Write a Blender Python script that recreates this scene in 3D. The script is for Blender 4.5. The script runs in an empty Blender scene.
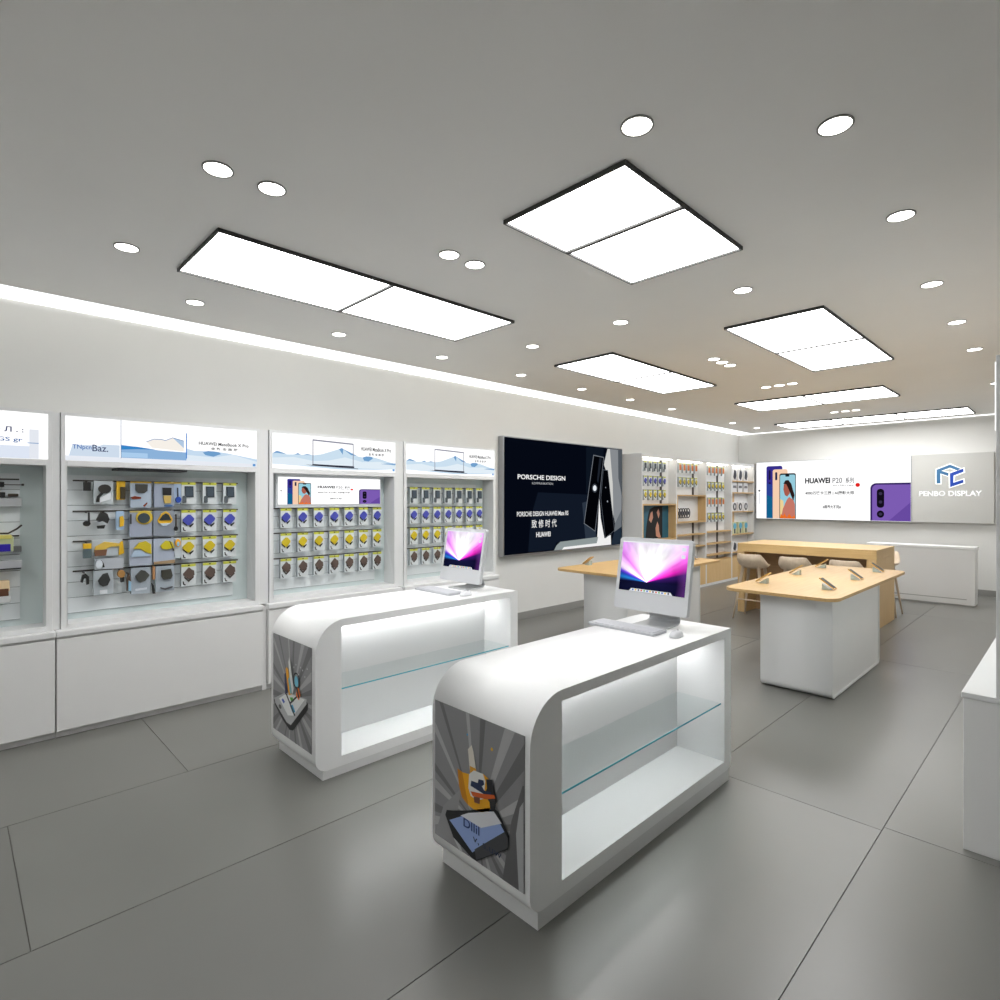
import bpy, bmesh, math, random
from mathutils import Vector, Matrix
from mathutils.geometry import tessellate_polygon
S = bpy.context.scene
C = S.collection
random.seed(4)

# ------------------------------------------------------------------ camera
cam_d = bpy.data.cameras.new('camera'); cam_d.sensor_width = 36; cam_d.lens = 568*36/1000
cam_d.shift_y = -0.0005; cam_d.clip_start = 0.02
cam = bpy.data.objects.new('camera', cam_d); C.objects.link(cam)
cam.location = (0, 0, 1.65); cam.rotation_euler = (math.radians(90), 0, math.radians(45.75))
S.camera = cam
# ------------------------------------------------------------------ world, exposure
w = bpy.data.worlds.new('world'); S.world = w; w.use_nodes = True
w.node_tree.nodes['Background'].inputs[0].default_value = (1, 1, 1, 1)
w.node_tree.nodes['Background'].inputs[1].default_value = 0.05
S.view_settings.view_transform = 'Standard'; S.view_settings.look = 'None'
S.view_settings.exposure = 0.0; S.view_settings.gamma = 1.0
S.view_settings.use_curve_mapping = False
PANEL = 9.0      # radiance of the ceiling panels
DOWN = 10.0       # radiance of the downlight discs
SPOT = 24.0      # watts of a downlight spot
COVE = 9.0      # radiance of the cove strips
NICHE = 32.0      # radiance of strips in counters and shelves
CZ = 3.08

# ------------------------------------------------------------------ materials
def lin(c):
    return tuple(((x/255)/12.92 if x/255 <= .04045 else ((x/255+.055)/1.055)**2.4) for x in c)
def mat(name, col, rough=.5, metal=0, spec=.5, emit=0, noise=0, nscale=30, coat=0, bump=0):
    m = bpy.data.materials.new(name); m.use_nodes = True
    nt = m.node_tree; b = nt.nodes['Principled BSDF']
    c = lin(col)
    b.inputs['Base Color'].default_value = (*c, 1)
    b.inputs['Roughness'].default_value = rough; b.inputs['Metallic'].default_value = metal
    b.inputs['Specular IOR Level'].default_value = spec
    b.inputs['Coat Weight'].default_value = coat
    if noise or bump:
        tc = nt.nodes.new('ShaderNodeTexCoord'); n = nt.nodes.new('ShaderNodeTexNoise')
        n.inputs['Scale'].default_value = nscale; n.inputs['Detail'].default_value = 4
        nt.links.new(tc.outputs['Object'], n.inputs['Vector'])
        if noise:
            r = nt.nodes.new('ShaderNodeMapRange'); r.inputs[3].default_value = 1-noise; r.inputs[4].default_value = 1+noise
            r.inputs[1].default_value = .3; r.inputs[2].default_value = .7
            mx = nt.nodes.new('ShaderNodeVectorMath'); mx.operation = 'SCALE'
            mx.inputs[0].default_value = c
            nt.links.new(n.outputs['Fac'], r.inputs[0]); nt.links.new(r.outputs[0], mx.inputs['Scale'])
            nt.links.new(mx.outputs[0], b.inputs['Base Color'])
        if bump:
            bp = nt.nodes.new('ShaderNodeBump'); bp.inputs['Strength'].default_value = bump
            nt.links.new(n.outputs['Fac'], bp.inputs['Height']); nt.links.new(bp.outputs[0], b.inputs['Normal'])
    if emit:
        b.inputs['Emission Color'].default_value = (*c, 1); b.inputs['Emission Strength'].default_value = emit
    return m
def em(name, col, k=1.0):
    m = bpy.data.materials.new(name); m.use_nodes = True; nt = m.node_tree
    nt.nodes.remove(nt.nodes['Principled BSDF'])
    e = nt.nodes.new('ShaderNodeEmission'); e.inputs[0].default_value = (*lin(col), 1); e.inputs[1].default_value = k
    nt.links.new(e.outputs[0], nt.nodes['Material Output'].inputs[0])
    return m
def wood_mat(name, a, b_, rough=.45, axis='Y'):
    m = bpy.data.materials.new(name); m.use_nodes = True; nt = m.node_tree; b = nt.nodes['Principled BSDF']
    tc = nt.nodes.new('ShaderNodeTexCoord'); mp = nt.nodes.new('ShaderNodeMapping')
    s = {'X': (1.2, 22, 22), 'Y': (22, 1.2, 22), 'Z': (22, 22, 1.2)}[axis]
    mp.inputs['Scale'].default_value = s
    n = nt.nodes.new('ShaderNodeTexNoise'); n.inputs['Scale'].default_value = 2.2; n.inputs['Detail'].default_value = 5
    cr = nt.nodes.new('ShaderNodeValToRGB'); cr.color_ramp.elements[0].position = .3; cr.color_ramp.elements[1].position = .72
    cr.color_ramp.elements[0].color = (*lin(a), 1); cr.color_ramp.elements[1].color = (*lin(b_), 1)
    nt.links.new(tc.outputs['Object'], mp.inputs[0]); nt.links.new(mp.outputs[0], n.inputs['Vector'])
    nt.links.new(n.outputs['Fac'], cr.inputs[0]); nt.links.new(cr.outputs[0], b.inputs['Base Color'])
    b.inputs['Roughness'].default_value = rough
    return m
def glass_mat():
    m = bpy.data.materials.new('clear_glass'); m.use_nodes = True; nt = m.node_tree
    nt.nodes.remove(nt.nodes['Principled BSDF'])
    t = nt.nodes.new('ShaderNodeBsdfTransparent'); t.inputs[0].default_value = (.97, .99, .99, 1)
    g = nt.nodes.new('ShaderNodeBsdfGlossy'); g.inputs['Roughness'].default_value = .02
    f = nt.nodes.new('ShaderNodeFresnel'); f.inputs[0].default_value = 1.5
    mx = nt.nodes.new('ShaderNodeMixShader')
    ge = nt.nodes.new('ShaderNodeNewGeometry'); iv = nt.nodes.new('ShaderNodeMath'); iv.operation = 'SUBTRACT'; iv.inputs[0].default_value = 1
    nt.links.new(ge.outputs['Backfacing'], iv.inputs[1]); ml = nt.nodes.new('ShaderNodeMath'); ml.operation = 'MULTIPLY'
    nt.links.new(f.outputs[0], ml.inputs[0]); nt.links.new(iv.outputs[0], ml.inputs[1])
    nt.links.new(ml.outputs[0], mx.inputs[0]); nt.links.new(t.outputs[0], mx.inputs[1]); nt.links.new(g.outputs[0], mx.inputs[2])
    nt.links.new(mx.outputs[0], nt.nodes['Material Output'].inputs[0])
    return m
def floor_mat(name, col): return mat(name, col, .3, spec=.5, noise=.045, nscale=.9)

WALL = mat('painted_wall', (222, 222, 219), .7, noise=.012, nscale=2)
CEIL = mat('ceiling_paint', (246, 245, 242), .85, noise=.012, nscale=1.5)
WHITE = mat('white_lacquer', (242, 243, 243), .42)
WHITEM = mat('white_matt_panel', (222, 223, 223), .45)
CABW = mat('cabinet_white', (226, 226, 225), .4, noise=.01, nscale=3)
BASEG = mat('grey_skirting', (142, 142, 139), .5)
PANELG = mat('slatwall_grey', (226, 232, 234), .4)
PANELG2 = mat('backing_grey_green', (214, 226, 226), .25)
GROOVE = mat('groove_grey', (150, 156, 160), .6)
DARKRIM = mat('dark_rim', (62, 62, 60), .6)
DARK = mat('dark_metal', (58, 50, 46), .5)
BLACK = mat('black_plastic', (16, 17, 20), .35)
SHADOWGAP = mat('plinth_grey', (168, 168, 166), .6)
METAL = mat('brushed_metal', (170, 172, 175), .35, metal=.9)
WOOD = wood_mat('light_maple', (184, 150, 98), (197, 164, 112), .45, 'Y')
WOODX = wood_mat('light_maple_long_bar', (204, 170, 114), (214, 183, 128), .45, 'X')
WOODZ = wood_mat('light_maple_upright', (204, 170, 118), (214, 182, 132), .45, 'Z')
WOODS = wood_mat('pale_ash', (214, 194, 170), (224, 206, 182), .5, 'Z')
GLASS = glass_mat()
GEDGE = mat('glass_edge_cyan', (88, 178, 196), .15)
GROUT = mat('dark_grout', (92, 90, 85), .8)
TILES = [floor_mat('concrete_tile', (110, 110, 106)), floor_mat('concrete_tile_light', (113, 113, 109)), floor_mat('concrete_tile_dark', (107, 107, 103))]
E_PANEL = em('panel_diffuser', (255, 255, 255), PANEL)
E_DOWN = em('downlight_lamp', (255, 252, 245), DOWN)
E_COVE = em('cove_led', (255, 254, 250), COVE)
E_COVEB = em('cove_led_back', (255, 254, 250), 1.5); E_BAND = em('cove_glow', (255, 255, 255), 2.5)
E_NICHE = em('niche_led', (255, 255, 255), NICHE); E_SHELF = em('shelf_led', (255, 250, 240), 7.0)
_pc = {}
def PC(col, rough=.4):               # plain coloured surface
    k = ('p', col, rough)
    if k not in _pc: _pc[k] = mat('colour_%d_%d_%d' % col, col, rough)
    return _pc[k]
def EC(col, k=1.0):                  # backlit print colour
    kk = ('e', col, k)
    if kk not in _pc: _pc[kk] = em('backlit_%d_%d_%d' % col, col, k)
    return _pc[kk]
E_WHITE = EC((255, 255, 255), 1.12)

# ------------------------------------------------------------------ mesh tools
ORG = {}
class Fr:
    def __init__(s, O, U, V, N): s.O, s.U, s.V, s.N = Vector(O), Vector(U), Vector(V), Vector(N)
    def p(s, u, v, d=0): return s.O + s.U*u + s.V*v + s.N*d
def FL(x): return Fr((x, 0, 0), (0, 1, 0), (0, 0, 1), (1, 0, 0))     # faces +x, u = y
def FB(y): return Fr((0, y, 0), (1, 0, 0), (0, 0, 1), (0, -1, 0))    # faces -y, u = x
def FT(z): return Fr((0, 0, z), (1, 0, 0), (0, 1, 0), (0, 0, 1))     # faces +z
class MB:
    def __init__(s): s.v = []; s.f = []; s.mi = []; s.mats = []; s.sm = []
    def m(s, m_):
        if m_ not in s.mats: s.mats.append(m_)
        return s.mats.index(m_)
    def add(s, vs, fs, m_, smooth=False):
        b = len(s.v); i = s.m(m_); s.v += [Vector(v) for v in vs]
        for f in fs: s.f.append([b+k for k in f]); s.mi.append(i); s.sm.append(smooth)
        return s
    def box(s, x0, x1, y0, y1, z0, z1, m_):
        vs = [(x, y, z) for x in (x0, x1) for y in (y0, y1) for z in (z0, z1)]
        return s.add(vs, [(0,1,3,2), (4,6,7,5), (0,4,5,1), (2,3,7,6), (0,2,6,4), (1,5,7,3)], m_)
    def poly(s, fr, pts, d, m_, holes=()):
        loops = [list(pts)] + [list(h) for h in holes]
        flat = [q for l in loops for q in l]
        tris = tessellate_polygon([[Vector((a, b, 0)) for a, b in l] for l in loops])
        fs = []
        for t in tris:
            a, b, c = (Vector(flat[k]) for k in t)
            fs.append(t if (b-a).cross(c-a) > 0 else (t[0], t[2], t[1]))
        return s.add([fr.p(a, b, d) for a, b in flat], fs, m_)
    def rect(s, fr, u0, u1, v0, v1, d, m_): return s.add([fr.p(u0, v0, d), fr.p(u1, v0, d), fr.p(u1, v1, d), fr.p(u0, v1, d)], [(0,1,2,3)], m_)
    def prism(s, fr, pts, d0, d1, m_, holes=(), smooth_side=False):
        s.poly(fr, pts, d1, m_, holes)
        k0 = len(s.f); s.poly(fr, pts, d0, m_, holes)
        for k in range(k0, len(s.f)): s.f[k] = s.f[k][::-1]
        for l in [list(pts)] + [list(h) for h in holes]:
            n = len(l)
            vs = [fr.p(a, b, d0) for a, b in l] + [fr.p(a, b, d1) for a, b in l]
            s.add(vs, [(i, (i+1) % n, (i+1) % n+n, i+n) for i in range(n)], m_, smooth_side)
        return s
    def tube(s, pts, rad, m_, n=10, cap=True):
        pts = [Vector(p) for p in pts]; rad = rad if isinstance(rad, (list, tuple)) else [rad]*len(pts)
        vs = []; fs = []
        for i, p in enumerate(pts):
            d = (pts[min(i+1, len(pts)-1)]-pts[max(i-1, 0)]).normalized()
            a = d.orthogonal().normalized() if abs(d.z) > .99 else d.cross(Vector((0, 0, 1))).normalized()
            b = d.cross(a)
            for k in range(n):
                t = 2*math.pi*k/n; vs.append(p+(a*math.cos(t)+b*math.sin(t))*rad[i])
        for i in range(len(pts)-1):
            for k in range(n): fs.append((i*n+k, i*n+(k+1) % n, (i+1)*n+(k+1) % n, (i+1)*n+k))
        s.add(vs, fs, m_, True)
        if cap: s.add([vs[k] for k in range(n)], [tuple(range(n))], m_); s.add([vs[-n+k] for k in range(n)], [tuple(range(n))], m_)
        return s
    def disc(s, c, r, z, m_, n=28, flip=False):
        vs = [(c[0]+r*math.cos(2*math.pi*k/n), c[1]+r*math.sin(2*math.pi*k/n), z) for k in range(n)]
        return s.add(vs, [tuple(range(n))[::-1] if flip else tuple(range(n))], m_)
    def build(s, name, root=None, bevel=0, merge=True):
        me = bpy.data.meshes.new(name)
        org = ORG.get(root.name, Vector((0, 0, 0))) if root else Vector((0, 0, 0))
        me.from_pydata([tuple(v-org) for v in s.v], [], s.f)
        for m_ in s.mats: me.materials.append(m_)
        for p, i, sm in zip(me.polygons, s.mi, s.sm): p.material_index = i; p.use_smooth = sm
        bm = bmesh.new(); bm.from_mesh(me)
        if merge: bmesh.ops.remove_doubles(bm, verts=bm.verts, dist=1e-5)
        if merge and bevel: bmesh.ops.recalc_face_normals(bm, faces=bm.faces)
        bm.to_mesh(me); bm.free()
        o = bpy.data.objects.new(name, me); C.objects.link(o)
        if root: o.parent = root; ORG[o.name] = org
        else: ORG[o.name] = org
        if bevel:
            b = o.modifiers.new('bevel', 'BEVEL'); b.width = bevel; b.segments = 2; b.limit_method = 'ANGLE'; b.angle_limit = math.radians(50)
        return o
def tag(o, label, cat, group=None):
    o['label'] = label; o['category'] = cat
    if group: o['group'] = group
    return o
def thing(name, loc, label, cat, group=None):
    o = bpy.data.objects.new(name, None); C.objects.link(o); o.location = loc; o.empty_display_size = .1
    ORG[o.name] = Vector(loc)
    return tag(o, label, cat, group)
def struct(o): o['kind'] = 'structure'; return o
def copy_tree(root, loc, rz=None, label=None, group=None):
    r = root.copy(); C.objects.link(r); r.location = loc
    if rz is not None: r.rotation_euler.z = rz
    if label: r['label'] = label
    if group: r['group'] = group
    for ch in root.children:
        c = ch.copy(); C.objects.link(c); c.parent = r
        for g in ch.children:
            d = g.copy(); C.objects.link(d); d.parent = c
    return r
def arc(cx, cy, r, a0, a1, n=8):
    return [(cx+r*math.cos(math.radians(a0+(a1-a0)*k/n)), cy+r*math.sin(math.radians(a0+(a1-a0)*k/n))) for k in range(n+1)]
def rrect(x0, x1, y0, y1, r, n=6):
    if not isinstance(r, (list, tuple)): r = [r]*4     # bl, br, tr, tl
    o = []
    for (cx, cy, a), rr in zip([(x0, y0, 180), (x1, y0, 270), (x1, y1, 0), (x0, y1, 90)], r):
        sx = 1 if cx == x0 else -1; sy = 1 if cy == y0 else -1
        if rr <= 0: o.append((cx, cy))
        else: o += arc(cx+sx*rr, cy+sy*rr, rr, a, a+90, n)
    return o
def circ(cx, cy, r, n=20, ry=None):
    return [(cx+r*math.cos(2*math.pi*k/n), cy+(ry or r)*math.sin(2*math.pi*k/n)) for k in range(n)]
def text(mb, body, fr, u0, u1, v0, v1, d, m_, bold=0, shear=0):
    """lettering fitted into the rectangle u0..u1, v0..v1 of a frame"""
    cu = bpy.data.curves.new('t', 'FONT'); cu.body = body; cu.offset = bold; cu.shear = shear; cu.resolution_u = 3
    o = bpy.data.objects.new('t', cu); C.objects.link(o)
    bpy.context.view_layer.update()
    me = bpy.data.meshes.new_from_object(o.evaluated_get(bpy.context.evaluated_depsgraph_get()))
    bpy.data.objects.remove(o)
    if not me.vertices: return
    xs = [v.co.x for v in me.vertices]; ys = [v.co.y for v in me.vertices]
    sx = (u1-u0)/(max(xs)-min(xs)); sy = (v1-v0)/(max(ys)-min(ys)); ax, ay = min(xs), min(ys)
    vs = [fr.p(u0+(v.co.x-ax)*sx, v0+(v.co.y-ay)*sy, d) for v in me.vertices]
    mb.add(vs, [tuple(p.vertices) for p in me.polygons], m_)
    bpy.data.meshes.remove(me)

# ================================================================== SETTING
XW, YB, XR, YF = -5.4, 12.75, .1, -2.5
# floor tiles with grout between
mb = MB(); mb.box(XW, 2.2, YF, YB, -.06, -.004, GROUT)
xj = [XW, -3.79, -2.68, -1.6, -.70, .33, 1.3, 2.2]
yj = {0: [1.05, 4.4, 7.7, 11.0], 1: [.22, 3.52, 6.87, 9.95]}
g = .002
for i in range(len(xj)-1):
    ys = [YF] + yj.get(i, [-.05, 3.34 if i != 4 else 3.38, 6.87, 9.95]) + [YB]
    for j in range(len(ys)-1):
        mb.box(xj[i]+(g if i else 0), xj[i+1]-g*(i < len(xj)-2), ys[j]+g, ys[j+1]-g, -.02, 0, TILES[(i*2+j) % 3])
struct(mb.build('floor', merge=False))
mb = MB(); mb.box(XW-.12, XW, YF, YB, -.06, 3.45, WALL); struct(mb.build('wall_left'))
mb = MB(); mb.box(XW-.12, XR+.12, YB, YB+.12, -.06, 3.45, WALL); struct(mb.build('wall_back'))
mb = MB(); mb.box(XR, XR+.12, 3.3, YB, -.06, 3.45, WALL); mb.box(XR+.12, 2.2, 3.3, 3.42, -.06, 3.45, WALL); struct(mb.build('wall_right'))
mb = MB(); mb.box(2.2, 2.32, YF, 3.42, -.06, 3.45, WALL); struct(mb.build('wall_entrance'))
mb = MB(); mb.box(XW-.12, 2.32, YF-.12, YF, -.06, 3.45, WALL); struct(mb.build('wall_front'))
CX, CY = -5.02, 12.5
mb = MB(); mb.box(CX, 2.2, YF, CY, CZ, CZ+.05, CEIL); mb.box(XW, 2.2, YF, YB, 3.4, 3.45, WALL); struct(mb.build('ceiling'))
mb = MB(); mb.box(XW, XW+.015, 4.85, 8.07, 0, .1, BASEG); struct(mb.build('baseboard_left'))
mb = MB(); mb.box(-4.99, XR, YB-.015, YB, 0, .1, BASEG); struct(mb.build('baseboard_back'))

# cove light strips
def strip(name, b, label, m_=None):
    mb = MB(); mb.box(*b, m_ or E_COVE); return tag(mb.build(name), label, 'light', 'hidden ceiling cove strips')
strip('cove_light_strip', (CX-.012, CX-.001, YF+.05, CY, CZ+.012, CZ+.045), 'long white light strip in the ceiling gap along the left wall')
strip('cove_light_strip', (CX, XR-.05, CY+.001, CY+.012, CZ+.012, CZ+.045), 'white light strip in the ceiling gap above the back wall', E_COVEB)
strip('cove_glow_band', (XW+.0005, XW+.012, YF+.02, YB-.015, 3.095, 3.2), 'bright white line of light where left wall meets ceiling', E_BAND)  # glowing band stands in for the wall slot burnt bright by the cove
strip('cove_glow_band', (XW+.015, XR-.01, YB-.012, YB-.0005, 3.095, 3.2), 'bright white line of light where back wall meets ceiling', E_BAND)  # same glow put in for the lit slot on the back wall

# ceiling light panels
def panel(x0, x1, y0, y1, splits, axis, label):
    r = thing('ceiling_light_panel', ((x0+x1)/2, (y0+y1)/2, CZ), label, 'ceiling light', 'square-edged ceiling light panels')
    mb = MB(); t = .009
    out = [(x0, y0), (x1, y0), (x1, y1), (x0, y1)]
    e = [x0 if axis == 'x' else y0] + splits + [x1 if axis == 'x' else y1]
    cells = []
    for a, b in zip(e[:-1], e[1:]):
        a += t if a == e[0] else t*1.3; b -= t if b == e[-1] else t*1.3
        cells.append((a, b, y0+t, y1-t) if axis == 'x' else (x0+t, x1-t, a, b))
    mb.prism(FT(0), out, CZ-.022, CZ-.0005, DARKRIM, [[(c[0], c[2]), (c[0], c[3]), (c[1], c[3]), (c[1], c[2])] for c in cells])
    mb.build('frame', r)
    for c in cells:
        MB().box(c[0], c[1], c[2], c[3], CZ-.010, CZ-.001, E_PANEL).build('diffuser', r)
panel(-2.07, -1.34, 2.04, 3.22, [2.55], 'y', 'two-pane light panel nearest the camera, top centre of the ceiling')
panel(-3.91, -3.17, 1.02, 3.25, [2.11], 'y', 'long two-pane light panel over the rear display counter, left side of ceiling')
panel(-2.08, -1.33, 4.62, 6.85, [5.76], 'y', 'two-pane light panel above the wooden display table on the right')
panel(-3.92, -3.18, 4.62, 6.86, [5.77], 'y', 'two-pane light panel above the wooden table near the black poster')
panel(-3.61, -1.74, 8.37, 9.33, [-2.68], 'x', 'crosswise two-pane light panel above the long wooden bar table')
panel(-4.08, -1.23, 11.22, 12.1, [-3.14, -2.17], 'x', 'crosswise three-pane light panel nearest the back wall')

panel(-2.07, -1.34, -1.7, -.7, [-1.2], 'y', 'unseen light panel added out of view to brighten the room, right one')  # unseen panel, added out of view to brighten the near ceiling
panel(-3.91, -3.17, -1.7, -.7, [-1.2], 'y', 'unseen light panel added out of view to brighten the room, left one')  # its twin, likewise added only for its light
# downlights
DL = [(-2.61,.84,'left of the near pair'),(-2.6,1.07,'right of the near pair'),(-3.78,.73,'alone, left of the long light panel'),(-4.49,1.29,'first along the left wall'),
(-2.58,2.10,'left of the pair between the two big panels'),(-2.58,2.30,'right of the pair between the two big panels'),(-1.19,1.89,'above the nearest light panel, at top of photo'),(-.66,2.43,'at top right of photo, first of the right row'),
(-.64,3.44,'second of the right row, large'),(-.7,4.68,'third of the right row'),(-.71,5.83,'fourth of the right row'),(-.72,7.0,'fifth of the right row'),(-.74,9.23,'last of the right row, by the right wall units'),
(-1.62,3.89,'alone between the near and second centre panels'),(-2.6,3.89,'middle of the crosswise row of three'),(-3.58,3.91,'left of the crosswise row of three, beyond the long panel'),
(-4.49,2.43,'second along the left wall'),(-4.49,3.56,'third along the left wall'),(-4.5,4.72,'fourth along the left wall'),(-4.52,5.88,'fifth along the left wall'),(-4.52,7.0,'sixth along the left wall'),(-4.53,8.2,'seventh along the left wall'),
(-4.56,10.5,'second from last along the left wall'),(-4.55,11.6,'last along the left wall'),
(-2.62,5.59,'nearest of the lengthwise trio between two panels'),(-2.62,5.78,'middle of the lengthwise trio between two panels'),(-2.62,5.97,'farthest of the lengthwise trio between two panels'),
(-2.81,7.46,'left of the trio before the bar light panel'),(-2.65,7.46,'middle of the trio before the bar light panel'),(-2.5,7.46,'right of the trio before the bar light panel'),
(-2.84,10.4,'left of the trio beyond the bar light panel'),(-2.68,10.4,'middle of the trio beyond the bar light panel'),(-2.53,10.4,'right of the trio beyond the bar light panel')]
SPOTS = {(-3.78,.73):1,(-4.49,1.29):.6,(-4.49,2.43):.6,(-4.49,3.56):.6,(-4.5,4.72):.8,(-4.52,5.88):1,(-4.52,7.0):1,(-4.53,8.2):1,
(-.7,4.68):1,(-.71,5.83):1,(-.72,7.0):1.3,(-.74,9.23):1.6,(-2.68,10.4):.6,(-1.62,3.89):1,(-3.58,3.91):1}
proto = None
for x, y, d in DL:
    lab = 'round recessed downlight, ' + d
    if proto is None:
        proto = thing('downlight', (x, y, CZ), lab, 'ceiling light', 'round recessed downlights')
        R = .056
        MB().prism(FT(0), circ(x, y, R+.007, 28), CZ-.006, CZ-.0005, BASEG, [circ(x, y, R, 28)[::-1]]).build('trim_ring', proto)
        MB().prism(FT(0), circ(x, y, R, 28), CZ-.004, CZ-.001, E_DOWN).build('lamp', proto)
        o = proto
    else: o = copy_tree(proto, (x, y, CZ), None, lab)
    k = SPOTS.get((x, y))
    if k:
        ld = bpy.data.lights.new('downlight_beam', 'SPOT'); ld.energy = SPOT*k; ld.spot_size = math.radians(75); ld.spot_blend = .8
        ld.shadow_soft_size = .05; ld.color = (1, .97, .92)
        l = bpy.data.objects.new('downlight_beam', ld); C.objects.link(l); l.location = (x, y, CZ-.02)

def aimed(x, y, tx, ty, tz, en, size):
    ld = bpy.data.lights.new('downlight_beam', 'SPOT'); ld.energy = en; ld.spot_size = math.radians(size); ld.spot_blend = 1
    ld.shadow_soft_size = .06; ld.color = (1, .98, .95)
    l = bpy.data.objects.new('downlight_beam', ld); C.objects.link(l); l.location = (x, y, CZ-.02)
    l.rotation_euler = Vector((tx-x, ty-y, tz-(CZ-.02))).to_track_quat('-Z', 'Y').to_euler()
aimed(-2.58, 2.30, -1.78, 2.35, .889, 60, 40)
aimed(-2.58, 2.10, -3.46, 2.3, .932, 75, 40)
aimed(-2.62, 5.97, -1.85, 6.2, .85, 75, 26)
aimed(-2.62, 5.59, -3.85, 6.1, .85, 75, 26)
aimed(-2.65, 7.46, -2.75, 8.8, .995, 40, 40)
# ================================================================== PRINTS
def mountains(mb, fr, u0, u1, v0, v1, d, laptop=True, words=True):
    W, H = u1-u0, v1-v0; P = lambda pts: [(u0+a*W, v0+b*H) for a, b in pts]
    prof = [(0,.42),(.03,.49),(.06,.44),(.1,.41),(.15,.42),(.18,.46),(.21,.42),(.25,.45),(.3,.43),(.36,.47),(.42,.55),(.47,.62),(.52,.69),(.56,.62),(.6,.53),(.65,.48),(.7,.45),(.76,.5),(.84,.44),(.92,.36),(1,.3)]
    mb.poly(fr, P(prof+[(1,.12),(.8,.07),(.5,.04),(.2,.1),(0,.13)]), d, EC((203, 224, 240)))
    mb.poly(fr, P([(0,.3),(.15,.35),(.3,.26),(.42,.3),(.55,.42),(.7,.3),(.85,.34),(1,.22),(1,.12),(.7,.1),(.4,.14),(.15,.1),(0,.14)]), d+.001, EC((226, 238, 247)))
    for q in ([(0,.42),(.03,.5),(.05,.48),(.1,.42),(.06,.43),(.03,.44)], [(.16,.42),(.18,.47),(.2,.43)], [(.22,.42),(.25,.455),(.29,.43),(.25,.425)],
              [(.50,.66),(.52,.7),(.535,.68),(.53,.5)], [(.53,.68),(.58,.6),(.65,.49),(.6,.5)], [(.7,.45),(.73,.49),(.78,.48),(.79,.43),(.75,.33),(.71,.35)], [(.86,.27),(.93,.3),(1,.31),(1,.26)]):
        mb.poly(fr, P(q), d+.002, EC((112, 160, 205)))
    if laptop:
        a = P([(.29,.14),(.62,.14),(.62,.86),(.29,.9)]); b = P([(.296,.16),(.614,.16),(.614,.82),(.296,.86)])
        mb.poly(fr, a, d+.003, EC((132, 134, 152)), [b[::-1]])
        mb.poly(fr, P([(.285,.13),(.625,.1),(.625,.15),(.29,.17)]), d+.004, EC((30, 34, 50)))
        mb.poly(fr, P([(.23,.15),(.285,.12),(.66,.07),(.66,.09),(.29,.14)]), d+.0035, EC((120, 124, 136)))
    if words:
        text(mb, 'HUAWEI MateBook X Pro', fr, u0+.685*W, u0+.955*W, v0+.66*H, v0+.78*H, d+.003, EC((10, 10, 20)), .02)
        text(mb, '全 新 全 面 屏', fr, u0+.75*W, u0+.89*W, v0+.52*H, v0+.6*H, d+.003, EC((30, 30, 36)), .02)
        mb.rect(fr, u0+.97*W, u0+.99*W, v0+.05*H, v0+.12*H, d+.003, EC((110, 165, 220)))
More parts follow.
